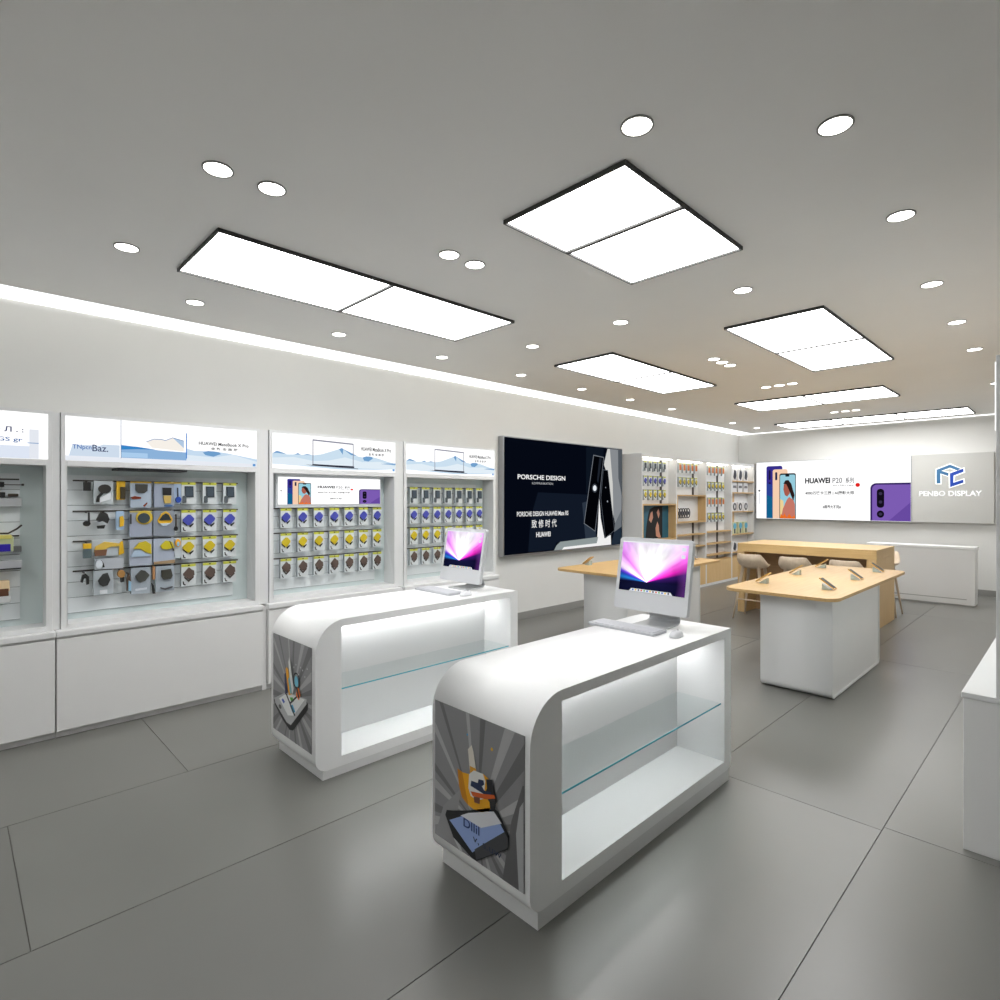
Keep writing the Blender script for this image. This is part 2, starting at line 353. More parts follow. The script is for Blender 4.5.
def phones_ad(mb, fr, u0, v0, W, H, d, s=1.0, part=0):
    """poster of phones; coordinates are those of the back wall light box, 2.81 x 1.21 m"""
    def P(pts): return [(u0+(a+5.007)/2.808*W, v0+(b-1.238)/1.212*H) for a, b in pts]
    def pr(pts, k, m_): mb.poly(fr, P(pts), d+k*.001*s, m_)
    def tx(t, a0, a1, b0, b1, c, bold=0):
        (x0, y0), (x1, y1) = P([(a0, b0), (a1, b1)]); text(mb, t, fr, x0, x1, y0, y1, d+.004*s, EC(c), bold)
    if part == 1: return phones_ad2(pr)
    if part == 2: return phones_ad3(pr, tx)
    pr(rrect(-4.794, -4.463, 1.245, 2.365, [0, 0, .04, .04], 3), 1, EC((54, 46, 140)))
    pr([(-4.786, 1.245), (-4.47, 1.245), (-4.47, 1.62), (-4.786, 1.75)], 2, EC((20, 96, 140)))
    pr([(-4.786, 1.745), (-4.47, 1.615), (-4.47, 1.9), (-4.786, 2.0)], 2, EC((44, 66, 148)))
    pr(rrect(-4.745, -4.705, 2.07, 2.28, .02, 3), 3, EC((30, 24, 70))); pr(circ(-4.725, 2.0, .022, 10), 3, EC((30, 24, 70)))
    pr(rrect(-4.66, -4.357, 1.245, 2.29, [0, 0, .04, .04], 3), 4, EC((246, 206, 176)))
    pr(rrect(-4.61, -4.565, 2.06, 2.23, .015, 3), 5, EC((40, 44, 78)))
    pr(rrect(-4.521, -4.19, 1.245, 2.2, [0, 0, .04, .04], 3), 6, EC((24, 30, 36)))
    pr(rrect(-4.508, -4.203, 1.25, 2.17, [0, 0, .03, .03], 3), 7, EC((150, 204, 220)))
    pr([(-4.508, 1.25), (-4.42, 1.25), (-4.44, 1.62), (-4.508, 1.66)], 8, EC((236, 208, 150)))
    pr(rrect(-4.4, -4.32, 2.13, 2.18, .01, 3), 8, EC((24, 30, 36)))
    pr([(-4.49,1.25),(-4.45,1.45),(-4.39,1.6),(-4.36,1.66),(-4.32,1.7),(-4.24,1.64),(-4.21,1.55),(-4.205,1.25)], 9, EC((196, 120, 104)))
    pr([(-4.44,1.98),(-4.40,2.05),(-4.34,2.06),(-4.28,1.98),(-4.25,1.86),(-4.215,1.74),(-4.24,1.62),(-4.29,1.74),(-4.33,1.86),(-4.38,1.97)], 11, EC((44, 28, 26)))
    pr([(-4.43,1.97),(-4.38,1.99),(-4.33,1.9),(-4.31,1.78),(-4.36,1.71),(-4.41,1.74),(-4.44,1.86)], 10, EC((168, 92, 76)))
    pr([(-4.508,1.25),(-4.49,1.34),(-4.44,1.30),(-4.42,1.36),(-4.37,1.27),(-4.32,1.35),(-4.27,1.27),(-4.205,1.33),(-4.205,1.25)], 12, EC((232, 110, 40)))
def phones_ad3(pr, tx):
    tx('HUAWEI', -4.013, -3.545, 1.975, 2.09, (10, 10, 20), .04); tx('P20', -3.50, -3.33, 1.975, 2.08, (40, 40, 50), .0); tx('系列', -3.27, -3.122, 1.97, 2.08, (40, 40, 50), .01)
    tx('Pro | P20 | Leica', -3.49, -3.13, 1.91, 1.94, (60, 60, 66), .02)
    pr(circ(-3.058, 1.932, .04, 16), 3, EC((226, 34, 30)))
    tx('4000万徕卡三摄 | AI摄影大师', -4.01, -3.122, 1.735, 1.815, (20, 20, 26), .02); tx('#眼界大不同#', -3.68, -3.351, 1.465, 1.535, (20, 20, 26), .02)
    pr(circ(-4.945, 1.84, .022, 8), 2, EC((40, 40, 50)))
    pr([(-4.955, 1.55), (-4.94, 1.55), (-4.94, 1.79), (-4.955, 1.79)], 2, EC((190, 192, 200)))
def phones_ad2(pr):
    a = [(-2.846, 1.243)] + arc(-2.746, 1.86, .1, 180, 90, 6) + [(-2.2, 1.96), (-2.2, 1.243)]
    pr(a, 1, EC((52, 34, 96)))
    b = [(-2.815, 1.243)] + arc(-2.735, 1.85, .08, 180, 90, 6) + [(-2.2, 1.925), (-2.2, 1.243)]
    pr(b, 2, EC((124, 92, 178)))
    pr([(-2.55, 1.243), (-2.2, 1.243), (-2.2, 1.6)], 3, EC((104, 74, 160)))
    pr(rrect(-2.738, -2.618, 1.49, 1.85, .055, 5), 4, EC((18, 14, 26))); pr(circ(-2.678, 1.37, .06, 16, .07), 4, EC((18, 14, 26)))
    for zz in (1.76, 1.6, 1.37): pr(circ(-2.678, zz, .03, 10), 5, EC((56, 50, 76)))

# ================================================================== LEFT WALL UNITS
FX, UX = -4.92, -4.975          # fronts of lower cabinet and of upper frame
def wall_unit(y0, y1, label, header, fill=0):
    r = thing('wall_display_unit', (XW, (y0+y1)/2, 0), label, 'display unit', 'white wall display units along the left wall')
    MB().box(XW+.001, FX-.015, y0, y1, .05, .70, CABW).box(XW+.001, FX-.04, y0, y1, 0, .05, CABW).build('cabinet', r, .003)
    MB().box(FX-.015, FX, y0+.002, y1-.002, .052, .685, CABW).build('cabinet_front', r, .003)
    MB().box(XW+.001, FX+.008, y0-.002, y1+.002, .70, .742, WHITEM).build('ledge', r, .006)
    if fill:
        MB().box(XW+.001, FX-.03, y1, y1+fill, 0, .72, CABW).box(XW+.001, UX-.01, y1-.01, y1+fill+.028, .743, 2.255, WHITEM).build('filler_panel', r)
    u0, u1 = y0+.03, y1-.01
    t = .035
    mb = MB(); mb.box(XW+.001, UX, u0, u0+t, .742, 2.262, WHITEM).box(XW+.001, UX, u1-t, u1, .742, 2.262, WHITEM)
    mb.box(XW+.001, UX, u0+t, u1-t, 2.235, 2.262, WHITEM).box(XW+.001, UX, u0+t, u1-t, 1.885, 1.925, WHITEM).box(XW+.001, UX, u0+t, u1-t, .742, .775, WHITEM)
    mb.build('upper_frame', r, .003)
    MB().box(XW+.001, -5.17, u0+t, u1-t, .775, 1.885, PANELG2).build('backing_panel', r)
    mb = MB(); z = 1.83
    while z > .9:
        mb.box(-5.17, -5.155, u0+.05, u1-.16, z-.108, z, PANELG); z -= .1125
    mb.box(-5.1699, -5.166, u0+.05, u1-.16, z, 1.83, GROOVE)
    mb.build('slat_panel', r)
    h = MB().box(-5.05, UX+.004, u0+t-.01, u1-t+.01, 1.925, 2.238, E_WHITE).build('header_light_box', r)
    mp = MB(); header(mp, FL(UX+.004), u0+t-.01, u1-t+.01, 1.925, 2.238); mp.build('header_print', h, merge=False)
    return r, u0+t, u1-t
def hooks(r, y0, y1, z):
    mb = MB(); mb.box(-5.155, -5.145, y0, y1, z-.006, z+.004, DARK)
    return mb.build('hook_rail', r)
def hd_full(mb, fr, a, b, c, d): mountains(mb, fr, a, b, c, d, .001)
def hd_2(mb, fr, a, b, c, d):
    s1, s2 = .926, 1.364
    mb.rect(fr, a, b, c, c+.035, .001, EC((232, 236, 244)))
    mb.poly(fr, [(a+.02, c+.035), (s1-.01, c+.035), (s1-.01, c+.125), (a+.22, c+.125), (a+.2, c+.115), (a+.04, c+.115)], .001, EC((206, 220, 236)))
    text(mb, 'TNpcn', fr, a+.04, a+.15, c+.075, c+.115, .003, EC((40, 100, 176)), .01); text(mb, 'Baz.', fr, a+.155, a+.25, c+.072, c+.12, .003, EC((62, 74, 110)), .01)
    mb.rect(fr, s1-.004, s1, c+.03, d, .003, EC((126, 140, 168)))
    mb.poly(fr, [(s1, c+.035), (s2, c+.035), (s2, c+.098), (s1+.25, c+.103), (s1+.1, c+.12), (s1, c+.13)], .002, EC((140, 178, 218)))
    mb.poly(fr, [(s1, c+.125), (s1, c+.095), (s1+.1, c+.104), (s1+.22, c+.108), (s1+.1, c+.122)], .003, EC((52, 132, 200)))
    mb.rect(fr, s1, s1+.17, c+.04, c+.075, .003, EC((170, 204, 236)))
    mb.poly(fr, [(s1+.16, c+.165), (s1+.21, c+.19), (s1+.26, c+.192), (s1+.29, c+.185), (s1+.34, c+.21), (s1+.42, c+.19), (s1+.42, c+.105), (s1+.2, c+.12)], .002, EC((246, 240, 232)))
    q = [(s1+.16, c+.165), (s1+.21, c+.19), (s1+.26, c+.192), (s1+.29, c+.185), (s1+.34, c+.21), (s1+.42, c+.19)]
    mb.poly(fr, q+[(x, y-.005) for x, y in q[::-1]], .004, EC((104, 136, 184)))
    mb.poly(fr, [(s1+.34, c+.208), (s1+.42, c+.19), (s1+.42, c+.13)], .003, EC((176, 200, 226)))
    mb.rect(fr, s2-.004, s2+.003, c+.05, c+.25, .005, EC((44, 124, 210)))
    W = b-s2
    mb.poly(fr, [(s2, c+.13), (s2+.06, c+.115), (s2+.2, c+.12), (s2+.3, c+.11), (b, c+.07), (b, c+.03), (s2, c+.04)], .001, EC((198, 220, 240)))
    mb.poly(fr, [(s2+.12, c+.105), (s2+.16, c+.12), (s2+.24, c+.115), (s2+.26, c+.1), (s2+.2, c+.075), (s2+.14, c+.085)], .003, EC((110, 158, 204)))
    mb.poly(fr, [(s2, c+.08), (s2+.2, c+.07), (s2+.35, c+.1), (b, c+.05), (b, c+.03), (s2, c+.035)], .002, EC((224, 236, 246)))
    text(mb, 'HUAWEI MateBook X Pro', fr, s2+.09, b-.07, c+.166, c+.193, .003, EC((10, 12, 24)), .02)
    text(mb, '全 新 全 面 屏', fr, s2+.18, b-.16, c+.13, c+.152, .003, EC((30, 32, 40)), .02)
    mb.rect(fr, b-.035, b-.012, c+.01, c+.03, .003, EC((90, 150, 210)))
def hd_1(mb, fr, a, b, c, d):
    text(mb, 'TO Л . :', fr, b-.33, b-.13, c+.175, c+.21, .003, EC((20, 40, 96)), .015); text(mb, 'aa GS gr', fr, b-.33, b-.135, c+.105, c+.14, .003, EC((48, 98, 160)), .01)
    mb.rect(fr, a, b-.1, c+.002, c+.085, .001, EC((222, 230, 244))); mb.rect(fr, b-.1, b-.05, c+.002, c+.2, .001, EC((228, 232, 240)))
    mb.rect(fr, b-.11, b-.05, c+.105, c+.11, .002, EC((110, 150, 196)))
u1_, *_ = wall_unit(-.88, .535, 'white wall display unit cut off by the left photo edge', hd_1, .003)
u2_, *_ = wall_unit(.54, 1.95, 'second wall display unit from left, its header in three mismatched panes', hd_2, .04)
u3_, *_ = wall_unit(1.995, 3.365, 'white wall display unit with a lit phone sign below its header', hd_full, .04)
u4_, *_ = wall_unit(3.41, 4.78, 'white wall display unit nearest the black poster, four rows of packs', hd_full)
MB().box(-5.16, -4.965, .90, 1.37, 1.868, 1.884, BLACK).build('under_header_shade', u2_)  # black bar put in for the shade below the middle pane

# lit phone sign in the third unit
r = tag(MB().box(-5.153, -5.09, 2.13, 3.235, 1.575, 1.885, PC((196, 200, 203))).build('sign_board'), 'long lit phone sign hanging in the wall unit behind rear counter', 'sign')
f_ = MB().box(-5.10, -5.08, 2.151, 3.214, 1.604, 1.857, E_WHITE).build('lit_face', r)
mp = MB(); phones_ad(mp, FL(-5.08), 2.151, 1.604, 1.063, .253, .0005, .25); mp.build('phone_print', f_, merge=False)
mp = MB(); phones_ad(mp, FL(-5.08), 2.151, 1.604, 1.063, .253, .0005, .25, 1); mp.build('violet_phone_print', f_, merge=False)
mp = MB(); phones_ad(mp, FL(-5.08), 2.151, 1.604, 1.063, .253, .0005, .25, 2); mp.build('lettering', f_, merge=False)

# ------------------------------------------------------------------ hanging packs
CARD = mat('white_blister_card', (214, 220, 222), .3); CARD_SHADED = mat('card_side_shaded', (150, 158, 162), .4)
LIME = mat('lime_header', (196, 200, 70), .4)
ORD = ['first', 'second', 'third', 'fourth', 'fifth', 'sixth', 'seventh']
COLS = {'blue': (66, 74, 172), 'yellow': (204, 182, 24), 'brown': (92, 76, 68), 'black': (40, 50, 60), 'orange': (206, 116, 40)}
def make_pack(colour, w, h, loc, label, group, cat='accessory pack', dp=.03):
    x, y, z = loc
    r = thing('accessory_pack', loc, label, cat, group)
    c = MB(); c.box(x-dp, x, y-w/2, y+w/2, z-h, z, CARD)
    c.box(x-dp-.001, x-.004, y-w/2-.0015, y-w/2, z-h, z, CARD_SHADED)  # left side in a darker copy of the card, shade put into the colour
    c.build('card', r)
    f = FL(x)
    MB().box(x-.002, x+.002, y-w/2, y+w/2, z-h*.11, z+.001, LIME).add([], [], LIME).build('header_strip', r)
    MB().rect(f, y-w*.06, y+w*.08, z-h*.07, z-h*.02, .003, BLACK).build('hang_hole', r)
    Q = lambda pts: [(y+a*w, z-b*h) for a, b in pts]
    col = PC(COLS[colour]); p = MB()
    if colour in ('blue', 'yellow'):
        p.prism(f, Q([(-.42,.42),(-.05,.2),(.1,.2),(.38,.38),(.36,.46),(.02,.7),(-.1,.68),(-.42,.5)])[::-1], 0, .012, col)
        p.prism(f, Q([(-.42,.51),(-.1,.69),(-.1,.74),(-.42,.58)])[::-1], 0, .008, BLACK)
        p.prism(f, Q([(.02,.72),(.34,.6),(.34,.65),(.1,.8)])[::-1], 0, .008, BLACK)
    elif colour == 'brown':
        p.prism(f, Q([(-.4,.42),(.02,.14),(.18,.24),(.36,.3),(.4,.5),(.1,.7),(-.1,.66),(-.36,.5)])[::-1], 0, .012, col)
        p.prism(f, Q([(-.3,.56),(.0,.74),(.34,.56),(.36,.62),(.0,.82),(-.3,.63)])[::-1], 0, .008, PC((60, 50, 46)))
    elif colour == 'black':
        p.prism(f, Q([(-.28,.17),(.32,.17),(.34,.68),(-.26,.7)])[::-1], 0, .01, col)
        p.prism(f, Q([(-.2,.22),(.26,.22),(.28,.62),(-.18,.63)])[::-1], .01, .011, PC((62, 76, 88)))
        p.prism(f, [(a, b) for a, b in rrect(y-.42*w, y-.18*w, z-.95*h, z-.62*h, w*.08, 3)], 0, .014, PC((84, 92, 98)))
    elif colour == 'orange':
        p.prism(f, Q([(-.3,.14),(.3,.14),(.3,.72),(-.3,.74)])[::-1], 0, .012, col)
    p.build('product', r)
    if colour in ('blue', 'yellow', 'brown'):
        MB().poly(f, Q([(-.42,.78),(-.34,.78),(-.3,.9),(-.2,.92),(-.22,.97),(-.38,.93)])[::-1], .0015, BLACK).build('print_mark', r)
    return r
def row(colour, ys, z, w, h, x, where, group, r_unit=None):
    if r_unit is not None: hooks(r_unit, min(ys)-.09, max(ys)+.09, z+.002)
    p = None
    for i, y in enumerate(ys):
        lab = '%s pack, %s from left in %s' % (colour, ORD[i], where)
        if p is None: p = make_pack(colour, w, h, (x, y, z), lab, group)
        else: copy_tree(p, (x, y, z), None, lab)
PX = -5.08
y3 = [2.22+.16*k for k in range(7)]
for c, z in (('blue', 1.566), ('yellow', 1.339), ('brown', 1.107)):
    row(c, y3, z, .1, .175, PX, 'its row below the lit phone sign', c+' packs below the phone sign', u3_)
y4 = [3.64+.16*k for k in range(7)]
for c, z in (('black', 1.781), ('blue', 1.563), ('yellow', 1.339), ('brown', 1.111)):
    row(c, y4, z, .1, .175, PX, 'its row in the unit beside the black poster', c+' packs beside the black poster', u4_)
y2 = [1.41, 1.57, 1.73]
for c, z in (('black', 1.788), ('blue', 1.562), ('yellow', 1.341), ('brown', 1.123)):
    row(c, y2, z, .105, .175, PX, 'its right-hand trio in the second wall unit', c+' packs in the second wall unit', u2_)
    hooks(u2_, .66, 1.3, z+.002)
# odd shaped accessories of the second unit
def odd(name, y, z, w, h, shapes, label, card=(196, 204, 208), edge=None, cat='accessory pack'):
    r = thing(name, (PX, y, z), label, cat, 'loose accessories in the second wall unit')
    f = FL(PX)
    if card:
        mb = MB(); mb.prism(f, rrect(y-w/2, y+w/2, z-h, z, .006, 2), -.025, 0, PC(card)); mb.build('card', r)
    if edge: MB().box(PX-.002, PX+.003, y-w/2, y+w/2, z-.012, z, PC(edge)).build('header_strip', r)
    if not card: MB().box(-5.155, PX-.01, y-.003, y+.003, z-.012, z-.006, DARK).build('hook', r)
    for nm, col, pts, d in shapes:
        MB().prism(f, [(y+a*w, z-b*h) for a, b in pts][::-1], -.012 if not card else 0, d, PC(col)).build(nm, r, .002)
    return r
K = (34, 34, 34); YL = (226, 178, 30)
Z = (1.788, 1.562, 1.341, 1.123)
def el(cx, cy, rx, ry, n=16): return circ(cx, cy, rx, n, ry)[::-1]
odd('accessory', .735, Z[0], .05, .1, [('body', K, [(-.45,.1),(.45,.1),(.45,.75),(-.45,.75)], .01)], 'small black square accessory, top left of the second wall unit', None)
odd('accessory_pack', .835, Z[0], .12, .17, [('device', (52, 50, 46), el(.05,.35,.33,.2), .02), ('handle', K, [(-.1,.45),(0,.55),(-.2,.72),(-.22,.92),(-.38,.92),(-.34,.68)], .014), ('base', (236, 240, 244), [(-.2,.75),(.36,.5),(.36,.8),(-.2,.95)], .008)], 'pale pack with dark round handled device, top row, second wall unit')
odd('accessory_pack', .945, Z[0], .055, .14, [('device', (66, 56, 34), [(-.1,.3),(.5,.3),(.5,.95),(-.1,.95)], .012)], 'narrow yellow pack with dark core, top row, second wall unit', YL)
odd('accessory_pack', 1.075, Z[0], .14, .2, [('device', (62, 62, 58), [(-.28,.1),(.32,.1),(.3,.35),(.15,.44),(-.12,.44),(-.26,.34)], .016), ('tip', (120, 44, 20), [(-.5,.6),(-.3,.56),(.0,.6),(.0,.66),(-.4,.68)], .01), ('clip', (150, 60, 20), [(.1,.92),(.3,.8),(.3,.86),(.15,.97)], .01)], 'blue-grey pack with dark shield shape and red tip, top row', (176, 190, 206), (196, 160, 40))
odd('accessory_pack', 1.235, Z[0], .14, .2, [('screen', (24, 24, 26), [(-.1,.22),(.35,.22),(.34,.52),(-.08,.52)], .016), ('tray', (206, 178, 100), [(-.06,.54),(.34,.54),(.32,.84),(.0,.84)], .012), ('foot', (60, 100, 150), [(0,.9),(.4,.9),(.4,.97),(0,.97)], .014)], 'grey-blue pack with black screen and tan tray, top row', (158, 168, 186), (206, 180, 60))
odd('accessory_pack', 1.33, Z[0], .05, .17, [('device', (34, 74, 170), el(.05,.82,.42,.14), .016), ('stick', (50, 56, 66), [(-.1,.25),(.06,.25),(.1,.7),(-.06,.7)], .01)], 'narrow pack with round blue device, end of top row', (168, 188, 214), (200, 180, 90))
odd('accessory', .735, Z[1], .05, .11, [('ball', K, el(-.05,.8,.45,.18), .014), ('stem', K, [(.12,.05),(.3,.05),(.34,.8),(.12,.8)], .01)], 'small black note-shaped accessory, second row, far left', None)
odd('accessory', .83, Z[1], .08, .13, [('cap', (46, 46, 46), [(-.5,.5),(-.3,.15),(.0,.0),(.35,.15),(.5,.45),(.35,.7),(0,.55),(-.3,.6)], .02), ('foot', K, [(-.45,.82),(.2,.78),(.1,.98),(-.4,.98)], .012)], 'black helmet-like accessory, second row, second wall unit', None)
odd('accessory_pack', .94, Z[1], .05, .14, [('device', YL, [(-.1,.3),(.3,.25),(.45,.5),(.4,.8),(-.1,.85)], .016)], 'pale blue narrow pack with a yellow device, second row', (168, 196, 226))
odd('accessory_pack', 1.075, Z[1], .15, .2, [('band', (214, 184, 60), el(.15,.26,.38,.27), .008), ('device', (54, 66, 72), el(.12,.28,.27,.2), .016), ('stick', K, [(-.48,.12),(-.42,.12),(-.42,.5),(-.48,.5)], .01)], 'grey-blue pack with oval yellow-ringed lens, second row', (158, 166, 184), (200, 184, 110))
odd('accessory_pack', 1.235, Z[1], .15, .2, [('band', YL, [(-.33,.4),(-.15,.12),(.05,.02),(.22,.1),(.4,.36),(.3,.5),(-.25,.5)], .008), ('device', (38, 46, 48), [(-.26,.38),(-.1,.18),(.06,.1),(.2,.18),(.32,.38)], .016), ('lip', (200, 214, 224), [(-.22,.5),(.26,.5),(.1,.6),(-.1,.6)], .012)], 'dark grey pack with yellow-edged half-dome device, second row', (138, 146, 158))
odd('accessory', 1.315, Z[1]-.03, .03, .16, [('stem', (70, 60, 52), [(.0,.0),(.2,.0),(.2,.6),(.0,.6)], .01), ('tip', K, el(.05,.72,.45,.12), .014)], 'thin dark stylus with round tip, second row', None)
odd('accessory', .735, Z[2], .05, .12, [('cap', YL, [(-.5,.1),(.5,.1),(.5,.42),(-.5,.42)], .014), ('body', (92, 108, 112), [(-.5,.42),(.5,.42),(.5,1),(-.5,1)], .014)], 'small grey accessory with yellow cap, third row far left', None)
odd('accessory_pack', .86, Z[2]+.01, .19, .12, [('arch', (222, 188, 80), [(-.45,.75),(-.4,.4),(-.1,.12),(.2,.2),(.5,.3),(.5,.45),(.1,.45),(-.1,.6)], .012), ('device', (120, 84, 62), [(-.44,.6),(-.02,.6),(-.06,.98),(-.42,.98)], .016), ('strap', YL, [(.4,.2),(.5,.1),(.54,.9),(.36,1)], .014)], 'yellow arched accessory over a brown case, third row', (190, 200, 206))
odd('accessory_pack', .87, Z[2]-.13, .18, .08, [('knob', (220, 228, 236), el(-.35,.5,.12,.4), .016), ('clip', K, [(-.28,.1),(-.2,.4),(-.16,.8),(-.22,.8),(-.3,.3)], .012)], 'flat grey pack with white knob, below the third row', (184, 190, 198))
odd('accessory_pack', 1.075, Z[2], .15, .2, [('lid', (200, 180, 34), [(-.35,.35),(-.1,.12),(.2,.06),(.44,.2),(.46,.58),(.2,.5),(-.05,.36)], .016), ('under', (176, 196, 216), [(-.45,.6),(-.3,.4),(-.05,.4),(.2,.55),(.46,.62),(.46,.66),(-.45,.66)], .012)], 'pack with big wing-shaped yellow lid, third row', (172, 180, 196))
odd('accessory_pack', 1.235, Z[2], .15, .2, [('lid', (204, 190, 30), [(-.2,.28),(.05,.08),(.35,.14),(.46,.38),(.1,.44),(-.12,.4)], .016), ('stripe', (74, 62, 34), [(.2,.1),(.26,.1),(.46,.5),(.42,.5)], .018), ('base', (164, 140, 108), [(-.5,.9),(.5,.86),(.5,1),(-.5,1)], .006)], 'pack with yellow lid striped in black, third row', (172, 182, 200))
odd('accessory_pack', 1.33, Z[2], .05, .16, [('ring', (240, 170, 30), el(0,.25,.4,.2), .014), ('core', (150, 200, 230), el(0,.3,.2,.12), .018)], 'narrow pack with an orange ring, end of third row', (196, 204, 210))
odd('accessory', .72, Z[3], .05, .12, [('hoop', K, [(-.5,.6),(-.3,.2),(.1,.1),(.5,.3),(.5,.75),(.2,.8),(.15,.4),(-.1,.4),(-.25,.65)], .016)], 'small black hoop accessory, bottom row far left', None)
odd('accessory_pack', .835, Z[3], .12, .18, [('device', (54, 56, 56), [(-.3,.4),(-.05,.14),(.2,.1),(.34,.4),(.2,.62),(-.05,.66),(-.22,.56)], .018), ('label_patch', (220, 224, 228), [(-.2,.8),(.2,.8),(.2,.97),(-.2,.97)], .003)], 'grey pack with a dark rounded puck, bottom row', (178, 186, 192))
odd('accessory', .945, Z[3], .055, .1, [('head', (168, 126, 70), el(0,.35,.45,.3), .016), ('base', K, [(-.1,.6),(.35,.5),(.3,.95),(-.05,1)], .012)], 'small tan and black knobbly accessory, bottom row', None)
odd('accessory', .995, Z[3]-.03, .03, .14, [('strap', (80, 66, 56), [(-.5,.3),(-.1,0),(.3,.25),(.5,.5),(-.1,.4),(-.3,1),(-.5,1)], .012), ('body', (150, 190, 216), [(-.1,.45),(.45,.5),(.45,1),(-.1,1)], .014)], 'slim pale blue vial with a brown strap, bottom row', None)
odd('accessory_pack', 1.075, Z[3], .13, .2, [('device', (74, 76, 72), [(-.3,.3),(0,.08),(.2,.12),(.44,.3),(.2,.52),(-.05,.56),(-.22,.46)], .018), ('label_patch', (206, 212, 220), [(-.3,.8),(.3,.78),(.3,.86),(-.3,.88)], .003)], 'grey pack with a dark pebble-shaped device, bottom row', (166, 176, 186))
odd('accessory', 1.155, Z[3]+.01, .035, .22, [('top', (190, 140, 96), [(0,.0),(.4,.05),(.4,.5),(-.1,.5)], .012), ('strap', K, [(-.3,.6),(.2,.7),(.4,.95),(.5,1),(0,1)], .012)], 'tan stick with black strap, bottom row between packs', None)
odd('accessory_pack', 1.24, Z[3], .13, .2, [('device', (58, 58, 50), [(-.2,.15),(.3,.12),(.4,.4),(.3,.52),(-.1,.52),(-.2,.4)], .018), ('cable', (80, 80, 82), [(-.25,.82),(0,.88),(.4,.82),(.4,.87),(0,.94),(-.25,.87)], .012)], 'grey pack with a dark square camera shape, bottom row', (166, 176, 186))
# first unit items (partly cut by the photo's left edge)
for z in (1.79, 1.40, 1.19): hooks(u1_, -.1, .36, z)
def item(name, parts, label, loc, cat):
    r = thing(name, loc, label, cat, 'goods in the first wall unit')
    for nm, b, col in parts: MB().box(*b, PC(col)).build(nm, r, .004)
item('tool_bar', [('handle', (-5.15, -5.1, .1, .28, 1.735, 1.77), (24, 24, 26)), ('rod', (-5.13, -5.12, .28, .37, 1.748, 1.756), (120, 120, 122)), ('tip', (-5.135, -5.115, .37, .385, 1.745, 1.76), (70, 60, 56))], 'black handled rod hanging highest in the first wall unit', (-5.12, .2, 1.75), 'tool')
item('tool_bar', [('handle', (-5.15, -5.1, .1, .285, 1.665, 1.70), (24, 24, 26)), ('end_cap', (-5.14, -5.11, .3, .355, 1.67, 1.69), (66, 56, 46)), ('tray', (-5.15, -5.10, .1, .37, 1.60, 1.66), (176, 178, 180))], 'black handle on grey tray, second from top in first wall unit', (-5.12, .2, 1.65), 'tool')
item('boxed_item', [('box', (-5.15, -5.06, .12, .325, 1.30, 1.40), (188, 196, 150)), ('band', (-5.06, -5.055, .14, .31, 1.30, 1.35), (44, 30, 160)), ('lid', (-5.15, -5.05, .12, .315, 1.385, 1.41), (216, 206, 110)), ('side_tab', (-5.14, -5.1, .325, .37, 1.29, 1.33), (110, 112, 114))], 'yellow-green box with violet band in the first wall unit', (-5.1, .2, 1.3), 'box')
item('metal_tray', [('tray', (-5.15, -5.07, .1, .37, 1.18, 1.235), (176, 178, 182)), ('edge_strip', (-5.07, -5.065, .1, .365, 1.175, 1.185), (26, 26, 28))], 'silver tray with black edge in the first wall unit', (-5.1, .2, 1.2), 'tray')
item('boxed_item', [('box', (-5.15, -5.06, .12, .305, 1.03, 1.10), (226, 200, 160)), ('window_patch', (-5.06, -5.055, .13, .30, 1.0, 1.05), (96, 62, 44)), ('base', (-5.15, -5.055, .12, .31, .955, 1.0), (206, 208, 208))], 'cream and brown box lowest in the first wall unit', (-5.1, .2, 1.0), 'box')
def wire_hook():
    return MB().tube([(-5.155, .1, 1.42), (-5.1, .3, 1.42), (-5.09, .345, 1.45), (-5.09, .37, 1.475)], .006, DARK).build('wire_hook', u1_)
wire_hook()

# ================================================================== BLACK POSTER
r = thing('light_box_poster', (XW, 6.6, .9), 'big black poster with two dark slabs on the left wall', 'poster')
MB().box(XW+.001, -5.305, 5.225, 7.99, .89, 2.49, METAL).build('frame', r, .004)
MB().box(-5.305, -5.300, 5.245, 7.97, .915, 2.475, EC((5, 9, 20), 1.0)).build('print_face', r)
f = FL(-5.30)
mb = MB()
def PE(c): return EC(c, .9)
mb.poly(f, [(6.3,1.03),(7.2,1.06),(7.2,1.72),(5.9,1.75),(5.75,1.4),(5.7,.93),(6.24,.93)], .001, PE((18, 26, 40)))
mb.poly(f, [(7.0,1.75),(7.45,1.75),(7.45,2.46),(7.0,2.46)], .001, PE((14, 22, 34)))
mb.poly(f, [(7.0,.93),(7.25,.93),(7.25,1.66),(6.9,1.6)], .002, PE((46, 56, 70)))
mb.poly(f, [(7.56,2.461),(7.965,2.465),(7.955,1.484),(7.763,1.259),(7.568,2.026),(7.46,2.245)], .002, PE((142, 146, 150)))
mb.poly(f, [(7.56,2.461),(7.62,2.461),(7.70,1.9),(7.72,1.35),(7.568,2.026),(7.46,2.2)], .003, PE((216, 216, 212)))
mb.poly(f, [(7.85,2.461),(7.965,2.465),(7.96,1.7),(7.86,2.0)], .003, PE((86, 92, 98)))
mb.poly(f, [(7.335,1.667),(7.372,1.359),(7.473,1.034),(7.645,1.083),(7.653,.925),(6.416,.918),(6.464,.954),(7.269,.968),(7.30,1.228)], .003, PE((250, 250, 250)))
mb.poly(f, [(6.243,.92),(6.3,.99),(6.384,1.036),(7.305,1.064),(7.269,.968),(6.464,.954),(6.416,.918)], .0035, PE((150, 160, 160)))
